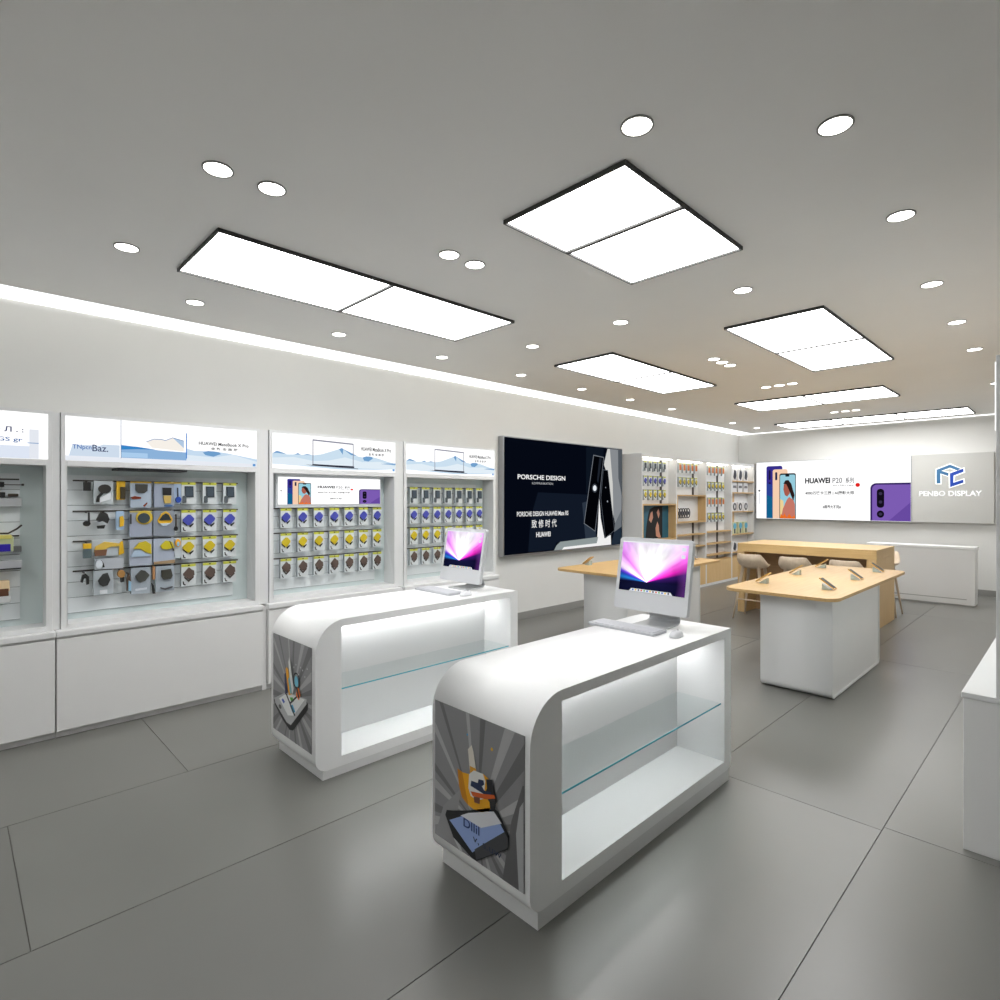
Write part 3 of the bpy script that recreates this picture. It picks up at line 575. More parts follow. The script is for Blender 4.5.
mb.poly(f, [(7.653,.92),(7.743,1.124),(7.955,1.207),(7.955,.92)], .003, PE((34, 46, 60)))
mb.poly(f, [(7.743,1.124),(7.76,1.26),(7.955,1.484),(7.955,1.207)], .0025, PE((110, 116, 122)))
mb.build('light_streaks', r, merge=False)
mb = MB()
mb.poly(f, [(7.178,2.344),(7.454,2.322),(7.35,1.733),(7.225,1.151),(6.937,1.284),(7.025,1.667)], .005, PE((120, 126, 134)))
mb.poly(f, [(7.19,2.33),(7.44,2.31),(7.337,1.733),(7.215,1.165),(6.95,1.29),(7.037,1.667)], .006, PE((3, 4, 8)))
mb.poly(f, [(7.435,2.125),(7.565,2.119),(7.748,1.146),(7.492,1.03),(7.365,1.667)], .0055, PE((90, 96, 104)))
mb.poly(f, [(7.44,2.115),(7.555,2.109),(7.738,1.15),(7.495,1.045),(7.375,1.667)], .0065, PE((3, 4, 8)))
mb.poly(f, [(7.33,2.3),(7.4,2.3),(7.3,1.9),(7.27,1.95)], .007, PE((30, 36, 46)))
mb.poly(f, circ(7.21, 1.826, .07, 18), .007, PE((60, 66, 74))); mb.poly(f, circ(7.21, 1.826, .045, 18), .008, PE((245, 250, 255)))
mb.poly(f, circ(7.55, 1.62, .015, 8), .007, PE((170, 176, 186))); mb.poly(f, circ(7.5, 1.84, .012, 8), .007, PE((140, 146, 156)))
mb.build('phone_picture', r, merge=False)
mb = MB(); T = EC((245, 245, 245), 1.0)
text(mb, 'PORSCHE DESIGN', f, 5.491, 6.496, 1.925, 1.99, .003, T, .018)
text(mb, 'KOMMUNIKATION', f, 5.78, 6.22, 1.86, 1.89, .003, EC((190, 192, 196)))
text(mb, 'PORSCHE DESIGN HUAWEI Mate RS', f, 5.478, 6.567, 1.42, 1.485, .003, T, .012)
text(mb, '致 修 时 代', f, 5.77, 6.30, 1.255, 1.37, .003, T, .004)
text(mb, 'HUAWEI', f, 5.863, 6.166, 1.125, 1.195, .003, T, .02)
mb.build('lettering', r, merge=False)

# ================================================================== BACK WALL SIGNS
r = thing('light_box_sign', (-3.6, YB, 1.23), 'wide lit white sign with phone pictures on the back wall', 'sign')
MB().box(-4.98, -2.187, 12.66, YB-.001, 1.232, 2.457, METAL).build('frame', r)
ff = MB().box(-4.97, -2.20, 12.65, 12.659, 1.242, 2.449, E_WHITE).build('lit_face', r)
mp = MB(); phones_ad(mp, FB(12.65), -4.97, 1.242, 2.77, 1.207, .001); mp.build('phone_print', ff, merge=False)
mp = MB(); phones_ad(mp, FB(12.65), -4.97, 1.242, 2.77, 1.207, .001, 1.0, 1); mp.build('violet_phone_print', ff, merge=False)
mp = MB(); phones_ad(mp, FB(12.65), -4.97, 1.242, 2.77, 1.207, .001, 1.0, 2); mp.build('lettering', ff, merge=False)
r = thing('shop_sign', (-1.6, YB, 1.23), 'pale grey shop name sign with blue cube emblem on back wall', 'sign')
MB().box(-2.185, -1.048, 12.66, YB-.001, 1.236, 2.46, mat('sign_grey', (192, 192, 188), .5)).build('board', r, .004)
fb = FB(12.66)
Fp = [(-1.815,2.176),(-1.634,2.255),(-1.497,2.185),(-1.531,2.165),(-1.634,2.218),(-1.765,2.160),(-1.662,2.112),(-1.662,2.070),(-1.775,2.121),(-1.775,1.943),(-1.815,1.943)]
Cp = [(-1.627,2.105),(-1.456,2.181),(-1.456,2.136),(-1.593,2.074),(-1.593,1.935),(-1.456,1.99),(-1.456,1.948),(-1.627,1.875)]
def grow(pts, k):
    n = len(pts); out = []
    ar = sum(pts[i][0]*pts[(i+1) % n][1]-pts[(i+1) % n][0]*pts[i][1] for i in range(n)); sg = 1 if ar > 0 else -1
    for i in range(n):
        a, b, c = Vector(pts[i-1]), Vector(pts[i]), Vector(pts[(i+1) % n])
        n1 = Vector(((b-a).y, -(b-a).x)).normalized()*sg; n2 = Vector(((c-b).y, -(c-b).x)).normalized()*sg
        m_ = (n1+n2); m_ = m_.normalized() if m_.length > 1e-3 else n1
        out.append(tuple(b+m_*k*1.25))
    return out
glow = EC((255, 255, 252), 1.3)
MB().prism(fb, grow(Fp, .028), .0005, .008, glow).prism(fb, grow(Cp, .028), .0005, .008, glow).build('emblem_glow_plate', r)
MB().prism(fb, grow(Fp, .007), .008, .02, PC((56, 112, 156))).prism(fb, grow(Cp, .007), .0085, .02, PC((0, 66, 176))).build('emblem', r)
mb = MB(); text(mb, 'PENBO DISPLAY', fb, -2.079, -1.203, 1.708, 1.804, .004, EC((255, 255, 255), 1.1), .03); mb.build('lettering', r, merge=False)

# ================================================================== SHELVING
BX, SFX = -5.15, -5.0
SY = [8.09+1.128*k for k in range(5)]
def shelving(i, label):
    y0, y1 = SY[i]+(.002 if i else 0), SY[i+1]-.002
    r = thing('wall_shelving_unit', (XW, (y0+y1)/2, 0), label, 'shelving unit', 'tall white and wood shelving units')
    t = .018
    mb = MB(); mb.box(XW+.001, SFX, y0, y0+t, 0, 2.41, WHITEM).box(XW+.001, SFX, y1-t, y1, 0, 2.41, WHITEM).box(XW+.001, SFX, y0+t, y1-t, 2.355, 2.41, WHITEM)
    mb.box(XW+.001, SFX, y0+t, y1-t, 0, .045, WHITEM)
    mb.build('case', r, .002)
    MB().box(XW+.001, BX, y0+t, y1-t, .045, 2.355, WHITEM).build('back_panel', r)
    MB().box(-5.10, -5.06, y0+.05, y1-.05, 2.345, 2.3545, E_SHELF).build('led_strip', r)
    d = MB().box(SFX-.02, SFX, y0+t+.003, y1-t-.003, .048, .456, WOODZ).build('drawer_front', r, .002)
    MB().box(XW+.2, SFX-.005, y0+t, y1-t, .457, .475, WOOD).build('shelf', r)
    return r, y0+t, y1-t
S1, a1, b1 = shelving(0, 'shelving unit nearest the black poster, with teal portrait picture')
S2, a2, b2 = shelving(1, 'second shelving unit, wooden cubby holding watch bands')
S3, a3, b3 = shelving(2, 'third shelving unit with four rows of small packs')
S4, a4, b4 = shelving(3, 'last shelving unit in the corner, boxed goods on wooden shelves')
def shelf(r, a, b, zs, m_=None):
    for z in zs: MB().box(BX, SFX-.004, a, b, z-.022, z, m_ or WOOD).build('shelf', r, .002)
def rail(r, y, z0, z1): MB().box(BX, BX+.012, y-.028, y+.028, z0, z1, DARK).build('slotted_rail', r)
def cubby(r, a, b, z0, z1):
    MB().box(BX, SFX+.006, a, a+.02, z0, z1, WOODZ).box(BX, SFX+.006, b-.02, b, z0, z1, WOODZ).box(BX, SFX+.006, a+.02, b-.02, z1-.025, z1, WOOD).box(BX, SFX+.006, a+.02, b-.02, z0, z0+.025, WOOD).build('cubby', r, .002)
rail(S1, 8.93, 1.58, 2.33); cubby(S1, a1, b1, .95, 1.575); shelf(S1, a1, b1, [.72])
rail(S2, 10.1, 1.73, 2.33); rail(S2, 10.1, .48, 1.23); cubby(S2, a2, b2, 1.225, 1.735); shelf(S2, a2, b2, [1.013, .79])
rail(S3, 11.12, .48, 2.33); shelf(S3, a3, b3, [1.03, .80, .58])
shelf(S4, a4, b4, [2.04, 1.80, 1.405, .935, .57]); MB().box(BX, BX+.008, a4, a4+.42, .96, 1.79, WOODZ).build('wood_back_strip', S4)
MB().box(-5.08, -5.075, b4-.5, b4-.49, 2.17, 2.32, DARK).build('small_hanger', S4)
sx = -5.085
def srow(c, ys, z, where, unit):
    row(c, ys, z, .085, .17, sx, where, '%s packs in %s' % (c, where)); MB().box(BX, BX+.01, min(ys)-.08, max(ys)+.08, z, z+.008, DARK).build('hook_rail', unit)
yA = [8.33+.155*k for k in range(5)]
for c, z in (('black', 2.29), ('blue', 2.045), ('yellow', 1.81)): srow(c, yA, z, 'shelving above the teal picture', S1)
yB = [9.5+.152*k for k in range(5)]
for c, z in (('orange', 2.305), ('yellow', 2.05)): srow(c, yB, z, 'shelving above the watch bands', S2)
yC = [10.64+.155*k for k in range(5)]
for c, z, q in (('orange', 2.293, 'first'), ('yellow', 1.99, 'second'), ('orange', 1.68, 'third'), ('yellow', 1.38, 'fourth')):
    srow(c, yC, z, '%s row of the third shelving unit' % q, S3)
# picture in the cubby
r = thing('portrait_picture', (-5.14, 8.6, 1.0), 'teal picture of a dark-haired figure with raised hands in wooden cubby', 'picture')
MB().box(BX+.001, BX+.012, a1+.022, b1-.022, .98, 1.548, PC((20, 92, 116))).build('board', r)
f = FL(BX+.012)
MB().poly(f, [(8.42,1.0),(8.45,1.2),(8.5,1.38),(8.55,1.48),(8.7,1.53),(8.97,1.53),(8.97,.98),(8.8,.98)], .001, PC((10, 10, 14), .8)).build('dark_hair', r)
mb = MB(); sk = PC((196, 140, 116))
mb.poly(f, [(8.53,1.3),(8.58,1.42),(8.64,1.45),(8.66,1.34),(8.6,1.25)], .002, sk); mb.poly(f, [(8.78,1.43),(8.84,1.49),(8.88,1.4),(8.84,1.32)], .002, sk)
mb.poly(f, [(8.76,1.02),(8.74,1.16),(8.8,1.27),(8.85,1.2),(8.86,1.1),(8.92,.99),(8.84,.99)], .002, sk); mb.build('skin_tones', r)
# watch bands
for k in range(5):
    yy = 9.45+.09*k
    mb = MB(); mb.tube([(-5.09+.03*math.cos(t)*.6, yy+.03*math.cos(t), 1.40+.085*math.sin(t)) for t in [2*math.pi*j/18 for j in range(19)]], .009, PC((40, 40, 46)), 6, False)
    o = mb.build('watch_band')
    MB().box(-5.095, -5.065, yy-.02, yy+.02, 1.37, 1.43, PC((70, 72, 78))).build('watch_face', o)
    tag(o, 'dark watch band, %s from left in the wooden cubby' % ORD[k], 'watch', 'watch bands in the cubby')
# boxes in the last unit
def carton(y, z, w, h, kind, label):
    r = thing('product_box', (-5.07, y, z), label, 'box', 'boxed goods on the corner shelves')
    col = {'phone': (222, 222, 222), 'white': (206, 208, 210), 'ring': (224, 224, 226), 'blue': (206, 208, 170)}[kind]
    MB().box(-5.13, -5.05, y-w/2, y+w/2, z, z+h, PC(col)).build('carton', r, .002)
    f = FL(-5.05); q = lambda p: [(y+a*w, z+b*h) for a, b in p]
    if kind == 'phone': MB().prism(f, q([(-.3,.35),(-.05,.95),(.25,.8),(.35,.45),(.1,.1),(-.2,.2)]), .0005, .01, PC((26, 34, 48))).build('picture', r)
    if kind == 'white': MB().prism(f, q([(-.35,.45),(.35,.45),(.3,.7),(-.3,.7)]), .0005, .006, PC((92, 94, 98))).build('picture', r)
    if kind == 'ring':
        MB().prism(f, q(circ(0, .5, .38, 14, .42)), .0005, .006, PC((30, 34, 40)), [q(circ(.05, .5, .16, 12, .25))[::-1]]).build('picture', r)
    if kind == 'blue':
        MB().prism(f, q(circ(0, .68, .36, 14, .26)), .0005, .012, PC((92, 172, 204))).build('picture', r); MB().prism(f, q([(-.15,.05),(.15,.05),(.12,.45),(-.12,.45)]), .0005, .01, PC((30, 50, 70))).build('stem_picture', r)
y6 = [11.72, 12.0, 12.28]
for k, y in enumerate(y6):
    carton(y, 2.04, .2, .24, 'phone', 'white box with black device picture, %s on the top shelf in the corner' % ORD[k])
    carton(y, 1.80, .21, .2, 'white', 'plain pale box with grey mark, %s on the second corner shelf' % ORD[k])
    carton(y, 1.405, .21, .19, 'ring', 'white box with black ring picture, %s on the third corner shelf' % ORD[k])
    carton(y, .935, .18, .24, 'blue', 'box with round blue picture, %s on the fourth corner shelf' % ORD[k])
carton(11.72, .57, .2, .2, 'phone', 'white box with black picture alone on the lowest corner shelf')

# ================================================================== DISPLAY COUNTERS
def counter(x0, x1, y0, y1, zb, zt, ny0, ny1, nz0, nz1, sz, label):
    r = thing('display_counter', ((x0+x1)/2, (y0+y1)/2, 0), label, 'counter', 'white open display counters')
    fr = FL(0)
    out = rrect(y0, y1, zb, zt, [.075, .05, .004, .19], 10)
    hole = [(ny0, nz0), (ny1, nz0), (ny1, nz1), (ny0, nz1)]
    xm = x1-.30
    mb = MB()
    mb.poly(fr, out, x1, WHITE, [hole[::-1]])
    n = len(out); vs = [(x0, a, b) for a, b in out]+[(x1, a, b) for a, b in out]
    mb.add(vs, [((i+1) % n, (i+1) % n+n, i+n, i)[::-1] for i in range(n)], WHITE, True)
    k0 = len(mb.f); mb.poly(fr, out, x0, WHITE)
    for k in range(k0, len(mb.f)): mb.f[k] = mb.f[k][::-1]
    hv = [(xm, a, b) for a, b in hole]+[(x1, a, b) for a, b in hole]
    mb.add(hv, [(i, (i+1) % 4, (i+1) % 4+4, i+4)[::-1] for i in range(4)], WHITEM); mb.add(hv[:4], [(0, 1, 2, 3)], WHITEM)
    b = mb.build('body', r, 0)
    MB().box(x0+.02, x1-.001, y0+.045, y1-.03, 0, zb+.001, WHITEM).build('plinth', r)
    MB().box(x1-.27, x1-.24, ny0+.02, ny1-.02, nz1-.006, nz1-.0005, E_NICHE).build('led_strip', r)
    sh = MB().box(xm+.001, x1-.022, ny0+.001, ny1-.001, sz-.004, sz+.004, GLASS).build('glass_shelf', r)
    MB().box(x1-.022, x1-.02, ny0+.001, ny1-.001, sz-.004, sz+.004, GEDGE).build('shelf_edge', sh)
    return r
c1 = counter(-2.055, -1.455, 1.575, 3.327, .066, .889, 1.763, 3.24, .125, .843, .457, 'nearer white display counter with yellow tool picture on its end')
c2 = counter(-3.735, -3.11, 1.534, 3.224, .05, .932, 1.70, 3.145, .11, .887, .505, 'rear white display counter with phone and pencils picture on its end')
# end pictures
def rays(mb, f, x0, x1, z0, z1, cx, cz, d):
    mb.rect(f, x0, x1, z0, z1, d, PC((142, 142, 144)))
    N = 22
    for k in range(N):
        a0 = 2*math.pi*(k+.15*math.sin(k*3))/N; a1 = a0+2*math.pi*(.32+.16*math.sin(k*7))/N
        L = 3
        tri = [Vector((cx, cz)), Vector((cx+L*math.cos(a0), cz+L*math.sin(a0))), Vector((cx+L*math.cos(a1), cz+L*math.sin(a1)))]
        for (ax, side, val) in ((0, 1, x0), (0, -1, x1), (1, 1, z0), (1, -1, z1)):
            o = []
            for i in range(len(tri)):
                p, q = tri[i-1], tri[i]
                ip, iq = (p[ax]-val)*side >= 0, (q[ax]-val)*side >= 0
                if ip != iq: t = (val-p[ax])/(q[ax]-p[ax]); o.append(p+(q-p)*t)
                if iq: o.append(q)
            tri = o
            if len(tri) < 3: break
        if len(tri) >= 3:
            g = (112, 112, 114) if k % 2 else (178, 178, 180)
            mb.add([f.p(q[0], q[1], d+.0003*(1+k % 3)) for q in tri], [tuple(range(len(tri)))], PC(g))
f = FB(1.575)
pa = MB(); pa.box(-2.034, -1.481, 1.5735, 1.575, .15, .75, PC((112, 112, 114))); rays(pa, f, -2.034, -1.481, .15, .75, -1.75, .3, .0018)
pa_o = pa.build('end_picture', c1, merge=False)
mb = MB(); Pc = lambda pts, d, c: mb.poly(f, pts, d, PC(c))
Pc([(-2.03,.15),(-1.97,.3),(-1.85,.42),(-1.9,.2),(-1.86,.15)], .003, (150, 150, 152)); Pc([(-1.60,.15),(-1.55,.4),(-1.49,.56),(-1.483,.56),(-1.483,.15)], .003, (100, 100, 102))
Pc([(-1.51,.15),(-1.525,.36),(-1.505,.47),(-1.485,.5),(-1.485,.15)], .0035, (176, 178, 180))
Pc([(-1.805,.60),(-1.782,.625),(-1.770,.6),(-1.750,.512),(-1.792,.508)], .005, (222, 216, 204)); Pc([(-1.792,.535),(-1.755,.535),(-1.75,.508),(-1.792,.505)], .0055, (222, 160, 40))
Pc([(-1.872,.497),(-1.84,.492),(-1.79,.50),(-1.745,.52),(-1.71,.53),(-1.68,.522),(-1.66,.50),(-1.655,.46),(-1.66,.42),(-1.672,.395),(-1.70,.372),(-1.77,.362),(-1.80,.366),(-1.842,.384),(-1.862,.43)], .006, (240, 172, 20))
Pc([(-1.872,.497),(-1.84,.492),(-1.815,.41),(-1.80,.366),(-1.842,.384),(-1.862,.43)], .0065, (206, 134, 14))
Pc([(-1.80,.44),(-1.795,.50),(-1.765,.525),(-1.71,.53),(-1.695,.505),(-1.70,.47),(-1.705,.43),(-1.74,.41),(-1.785,.412)], .007, (232, 232, 228))
Pc([(-1.69,.515),(-1.655,.525),(-1.645,.49),(-1.63,.45),(-1.64,.405),(-1.665,.40),(-1.67,.43),(-1.70,.45),(-1.685,.48)], .0075, (30, 32, 38))
Pc([(-1.785,.455),(-1.78,.478),(-1.74,.482),(-1.735,.50),(-1.705,.505),(-1.70,.49),(-1.715,.478),(-1.70,.465),(-1.66,.474),(-1.66,.462),(-1.70,.45)], .008, (30, 48, 84))
Pc([(-1.785,.432),(-1.70,.452),(-1.64,.47),(-1.635,.458),(-1.69,.434),(-1.77,.418)], .009, (214, 96, 34)); Pc([(-1.765,.418),(-1.725,.428),(-1.728,.40),(-1.76,.395)], .0088, (120, 76, 56))
mb.build('yellow_tool', pa_o, merge=False)
mb = MB(); Pc([(-1.955,.265),(-1.945,.29),(-1.90,.305),(-1.8,.345),(-1.65,.415),(-1.62,.41),(-1.56,.34),(-1.565,.285),(-1.75,.155),(-1.78,.155),(-1.90,.19)], .006, (20, 22, 28))
Pc([(-1.925,.255),(-1.80,.33),(-1.645,.4),(-1.585,.345),(-1.775,.18)], .007, (150, 174, 226)); Pc([(-1.85,.305),(-1.80,.335),(-1.645,.402),(-1.60,.372),(-1.72,.305)], .0075, (224, 226, 232))
Pc([(-1.76,.2),(-1.585,.345),(-1.565,.33),(-1.565,.29),(-1.75,.16)], .0078, (70, 72, 76))
text(mb, 'Dllil', f, -1.83, -1.73, .268, .305, .008, PC((40, 66, 130)), .01); text(mb, 'v, s.uw', f, -1.77, -1.60, .225, .25, .008, PC((40, 50, 80)))
Pc([(-1.90,.184),(-1.86,.15),(-1.84,.15),(-1.875,.2)], .004, (196, 198, 200))
mb.build('open_book_tablet', pa_o, merge=False)
mb = MB(); Pc(circ(-1.81,.66,.005,8), .004, (60,160,210)); Pc(circ(-1.66,.645,.007,8), .004, (230,180,40)); mb.build('confetti_dots', pa_o, merge=False)
f = FB(1.534)
pa = MB(); pa.box(-3.70, -3.155, 1.5325, 1.534, .155, .778, PC((112, 112, 114))); rays(pa, f, -3.70, -3.155, .155, .778, -3.42, .42, .0018)
pb = pa.build('end_picture', c2, merge=False)
mb = MB()
Pc([(-3.685,.345),(-3.66,.37),(-3.48,.435),(-3.24,.462),(-3.195,.44),(-3.20,.405),(-3.40,.225),(-3.45,.215),(-3.55,.25),(-3.67,.315)], .004, (24, 25, 28))
Pc([(-3.675,.36),(-3.48,.445),(-3.215,.465),(-3.215,.435),(-3.43,.25),(-3.49,.252),(-3.66,.33)], .005, (188, 190, 192))
Pc([(-3.60,.375),(-3.475,.44),(-3.235,.458),(-3.39,.32),(-3.47,.30)], .006, (238, 240, 240)); Pc(circ(-3.585,.325,.022,12,.014), .006, (90, 92, 94))
Pc([(-3.44,.37),(-3.40,.385),(-3.36,.35),(-3.40,.335)], .007, (60,170,210)); Pc([(-3.56,.375),(-3.54,.39),(-3.51,.375),(-3.53,.36)], .007, (70,100,190)); Pc([(-3.44,.42),(-3.40,.43),(-3.38,.41),(-3.42,.40)], .007, (90,180,70))
Pc([(-3.5,.43),(-3.48,.43),(-3.36,.33),(-3.375,.32)], .0072, (40,42,46)); Pc([(-3.35,.45),(-3.33,.45),(-3.43,.38),(-3.445,.385)], .0072, (40,42,46))
mb.build('phone_drawing', pb, merge=False)
mb = MB()
Pc([(-3.52,.55),(-3.50,.56),(-3.47,.43),(-3.51,.42)], .006, (38,44,90)); Pc([(-3.50,.585),(-3.487,.60),(-3.462,.59),(-3.412,.445),(-3.455,.43)], .0075, (240,168,24))
Pc([(-3.46,.635),(-3.448,.67),(-3.435,.645),(-3.385,.49),(-3.40,.45),(-3.43,.47)], .007, (222,224,222)); Pc([(-3.46,.53),(-3.44,.55),(-3.41,.46),(-3.43,.44)], .0082, (130,190,200))
Pc([(-3.35,.455),(-3.335,.505),(-3.31,.51),(-3.29,.47),(-3.31,.435)], .008, (232,120,40))
mb.build('pencils_drawing', pb, merge=False); mb = MB()
mb.poly(f, circ(-3.345,.545,.05,16), .007, PC((34,36,38)), [circ(-3.345,.545,.04,16)[::-1]]); Pc(circ(-3.345,.54,.026,12,.034), .008, (120,200,226)); Pc([(-3.35,.51),(-3.33,.51),(-3.30,.45),(-3.32,.45)], .0085, (34,36,38))
for k in range(7): Pc(circ(-3.38+.03*k, .62+.03*math.sin(k*2.3), .006, 6), .008, (210, 212, 214))
mb.build('magnifier_drawing', pb, merge=False)

# ------------------------------------------------------------------ computers
def screen_mat():
    m = bpy.data.materials.new('aurora_screen'); m.use_nodes = True; nt = m.node_tree; L = nt.links.new
    nt.nodes.remove(nt.nodes['Principled BSDF'])
    N = lambda t, **k: nt.nodes.new(t)
    uv = N('ShaderNodeUVMap'); uv.uv_map = 'UVMap'
    sp = N('ShaderNodeSeparateXYZ'); L(uv.outputs[0], sp.inputs[0])
    def M(op, a, b=None, c=None):
        n = N('ShaderNodeMath'); n.operation = op
        for i, q in enumerate((a, b, c)):
            if q is None: continue
            if isinstance(q, (int, float)): n.inputs[i].default_value = q
            else: L(q, n.inputs[i])
        return n.outputs[0]
    x = M('SUBTRACT', sp.outputs[0], .43); y = M('SUBTRACT', sp.outputs[1], .20)
    x = M('MULTIPLY', x, 1.35)
    ang = M('ARCTAN2', y, x)                      # 0 right, pi/2 up
    rad = M('SQRT', M('ADD', M('MULTIPLY', x, x), M('MULTIPLY', y, y)))
    nz = N('ShaderNodeTexNoise'); nz.noise_dimensions = '2D'; nz.inputs['Scale'].default_value = 1.0; nz.inputs['Detail'].default_value = 2
    cv = N('ShaderNodeCombineXYZ'); L(M('MULTIPLY', ang, 3.4), cv.inputs[0]); L(M('MULTIPLY', rad, 1.6), cv.inputs[1]); L(cv.outputs[0], nz.inputs['Vector'])
    # base colour around the angle
    cr = N('ShaderNodeValToRGB'); e = cr.color_ramp.elements
    t = M('DIVIDE', M('ADD', ang, .5), 4.3)       # -0.5 .. 3.8 rad
    L(t, cr.inputs[0])
    stops = [(0, (12, 14, 40)), (.13, (16, 14, 48)), (.185, (52, 20, 90)), (.215, (232, 40, 190)), (.26, (246, 110, 226)), (.3, (255, 220, 250)), (.36, (255, 255, 255)), (.55, (255, 252, 255)), (.62, (246, 190, 250)), (.67, (232, 130, 240)), (.71, (250, 215, 252)), (.745, (250, 225, 255)), (.765, (120, 70, 230)), (.785, (40, 60, 170)), (.815, (30, 110, 180)), (.838, (20, 40, 90)), (.86, (10, 14, 36)), (1, (10, 12, 30))]
    e[0].position = stops[0][0]; e[0].color = (*lin(stops[0][1]), 1); e[1].position = 1; e[1].color = (*lin(stops[-1][1]), 1)
    for p, c in stops[1:-1]:
        q = e.new(p); q.color = (*lin(c), 1)
    # far from the centre: tint to blue/violet with noise
    far = N('ShaderNodeMapRange'); far.inputs[1].default_value = .6; far.inputs[2].default_value = 1.2; L(rad, far.inputs[0])
    dk = M('MULTIPLY', far.outputs[0], M('MULTIPLY', M('SUBTRACT', 1.1, nz.outputs['Fac']), 1.1))
    mx = N('ShaderNodeMix'); mx.data_type = 'RGBA'; L(dk, mx.inputs[0]); L(cr.outputs[0], mx.inputs[6]); mx.inputs[7].default_value = (*lin((176, 96, 216)), 1)
    # streaks
    st = N('ShaderNodeMapRange'); st.inputs[1].default_value = .3; st.inputs[2].default_value = .7; st.inputs[3].default_value = .85; st.inputs[4].default_value = 1.25; L(nz.outputs['Fac'], st.inputs[0])
    near = N('ShaderNodeMapRange'); near.inputs[1].default_value = .0; near.inputs[2].default_value = .6; near.inputs[3].default_value = 1; near.inputs[4].default_value = 0; L(rad, near.inputs[0])
    br = M('ADD', st.outputs[0], near.outputs[0])
    vm = N('ShaderNodeVectorMath'); vm.operation = 'SCALE'; L(mx.outputs[2], vm.inputs[0]); L(br, vm.inputs['Scale'])
    em_ = N('ShaderNodeEmission'); L(vm.outputs[0], em_.inputs[0]); em_.inputs[1].default_value = 1.0
    L(em_.outputs[0], nt.nodes['Material Output'].inputs[0])
    return m
SCREEN = screen_mat(); IMAC = mat('computer_white', (206, 208, 211), .35)
def computer(x0, x1, yb, zb, zt, tz, label):
    """body leans back; x0..x1 width, zt top, tz table height"""
    r = thing('desktop_computer', ((x0+x1)/2, yb+.1, tz), label, 'computer', 'all-in-one white computers')
    lean = math.atan(.08/.43); V = Vector((0, math.sin(lean), math.cos(lean))); Nn = Vector((0, -math.cos(lean), math.sin(lean)))
    H = (zt-zb)/math.cos(lean); W = x1-x0
    f = Fr((x0, yb, zb), (1, 0, 0), V, Nn)
    MB().prism(f, rrect(0, W, 0, H, .02, 5), -.03, 0, IMAC, smooth_side=False).build('body', r, .003)
    s0, s1, t0, t1 = .024, W-.024, H*.255, H-.024
    sc = MB(); sc.rect(f, s0, s1, t0, t1, .001, SCREEN); so = sc.build('screen', r, merge=False)
    uvl = so.data.uv_layers.new(name='UVMap')
    for i, c in enumerate([(0, 0), (1, 0), (1, 1), (0, 1)]): uvl.data[i].uv = c
    sw, sh = s1-s0, t1-t0; q = lambda a, b: (s0+a*sw, t0+b*sh)
    mb = MB()
    mb.poly(f, [q(.17,.0), q(.83,.0), q(.8,.055), q(.2,.055)], .002, EC((225, 228, 236)))
    for k in range(13): mb.poly(f, circ(*q(.23+.045*k, .03), .006, 6), .003, EC([(70, 120, 200), (240, 200, 60), (60, 60, 70), (230, 110, 60), (120, 190, 90)][k % 5]))
    mb.build('dock', so, merge=False); mb = MB()
    mb.rect(f, s0, s1, t1-.007, t1, .002, EC((236, 238, 242)))
    for zz in (.9, .76): mb.poly(f, rrect(*[q(.91, 0)[0], q(.965, 0)[0]], q(0, zz-.04)[1], q(0, zz+.03)[1], .003, 2), .003, EC((225, 228, 240)))
    mb.build('desktop_icons', so, merge=False)
    # stand: bent plate
    cx = (x0+x1)/2; pts = [(yb-.02, tz+.004), (yb+.16, tz+.004), (yb+.185, tz+.012), (yb+.19, tz+.03), (yb+.12, tz+.2)]
    vs = []; th = .005
    for (y, z) in pts: vs += [(cx-.105, y, z-th*.7), (cx+.105, y, z-th*.7), (cx+.105, y, z+th), (cx-.105, y, z+th)]
    fs = []
    for i in range(len(pts)-1):
        b = i*4
        for k in range(4): fs.append((b+k, b+(k+1) % 4, b+4+(k+1) % 4, b+4+k))
    fs += [(0, 1, 2, 3), tuple(len(vs)-1-k for k in range(4))]
    MB().add(vs, fs, mat('stand_aluminium', (188, 190, 192), .4), False).build('stand', r, .001)
    return r
def keyboard(x0, x1, y0, y1, tz, label):
    r = thing('keyboard', ((x0+x1)/2, (y0+y1)/2, tz), label, 'keyboard', 'white computer keyboards')
    MB().prism(FT(0), rrect(x0, x1, y0, y1, .012, 4), tz+.0005, tz+.014, PC((180, 182, 187), .4)).build('base', r, .002)
    mb = MB(); nx, ny = 17, 6; dx, dy = (x1-x0-.03)/nx, (y1-y0-.03)/ny
    for i in range(nx):
        for j in range(ny):
            if j == 0 and 4 <= i <= 9:
                if i == 4: mb.box(x0+.015+i*dx+.001, x0+.015+10*dx-.001, y0+.015+.001, y0+.015+dy-.001, tz+.014, tz+.019, PC((202, 204, 209)))
                continue
            mb.box(x0+.015+i*dx+.0015, x0+.015+(i+1)*dx-.0015, y0+.015+j*dy+.0015, y0+.015+(j+1)*dy-.0015, tz+.014, tz+.019, PC((202, 204, 209)))
    o = mb.build('keys', r)
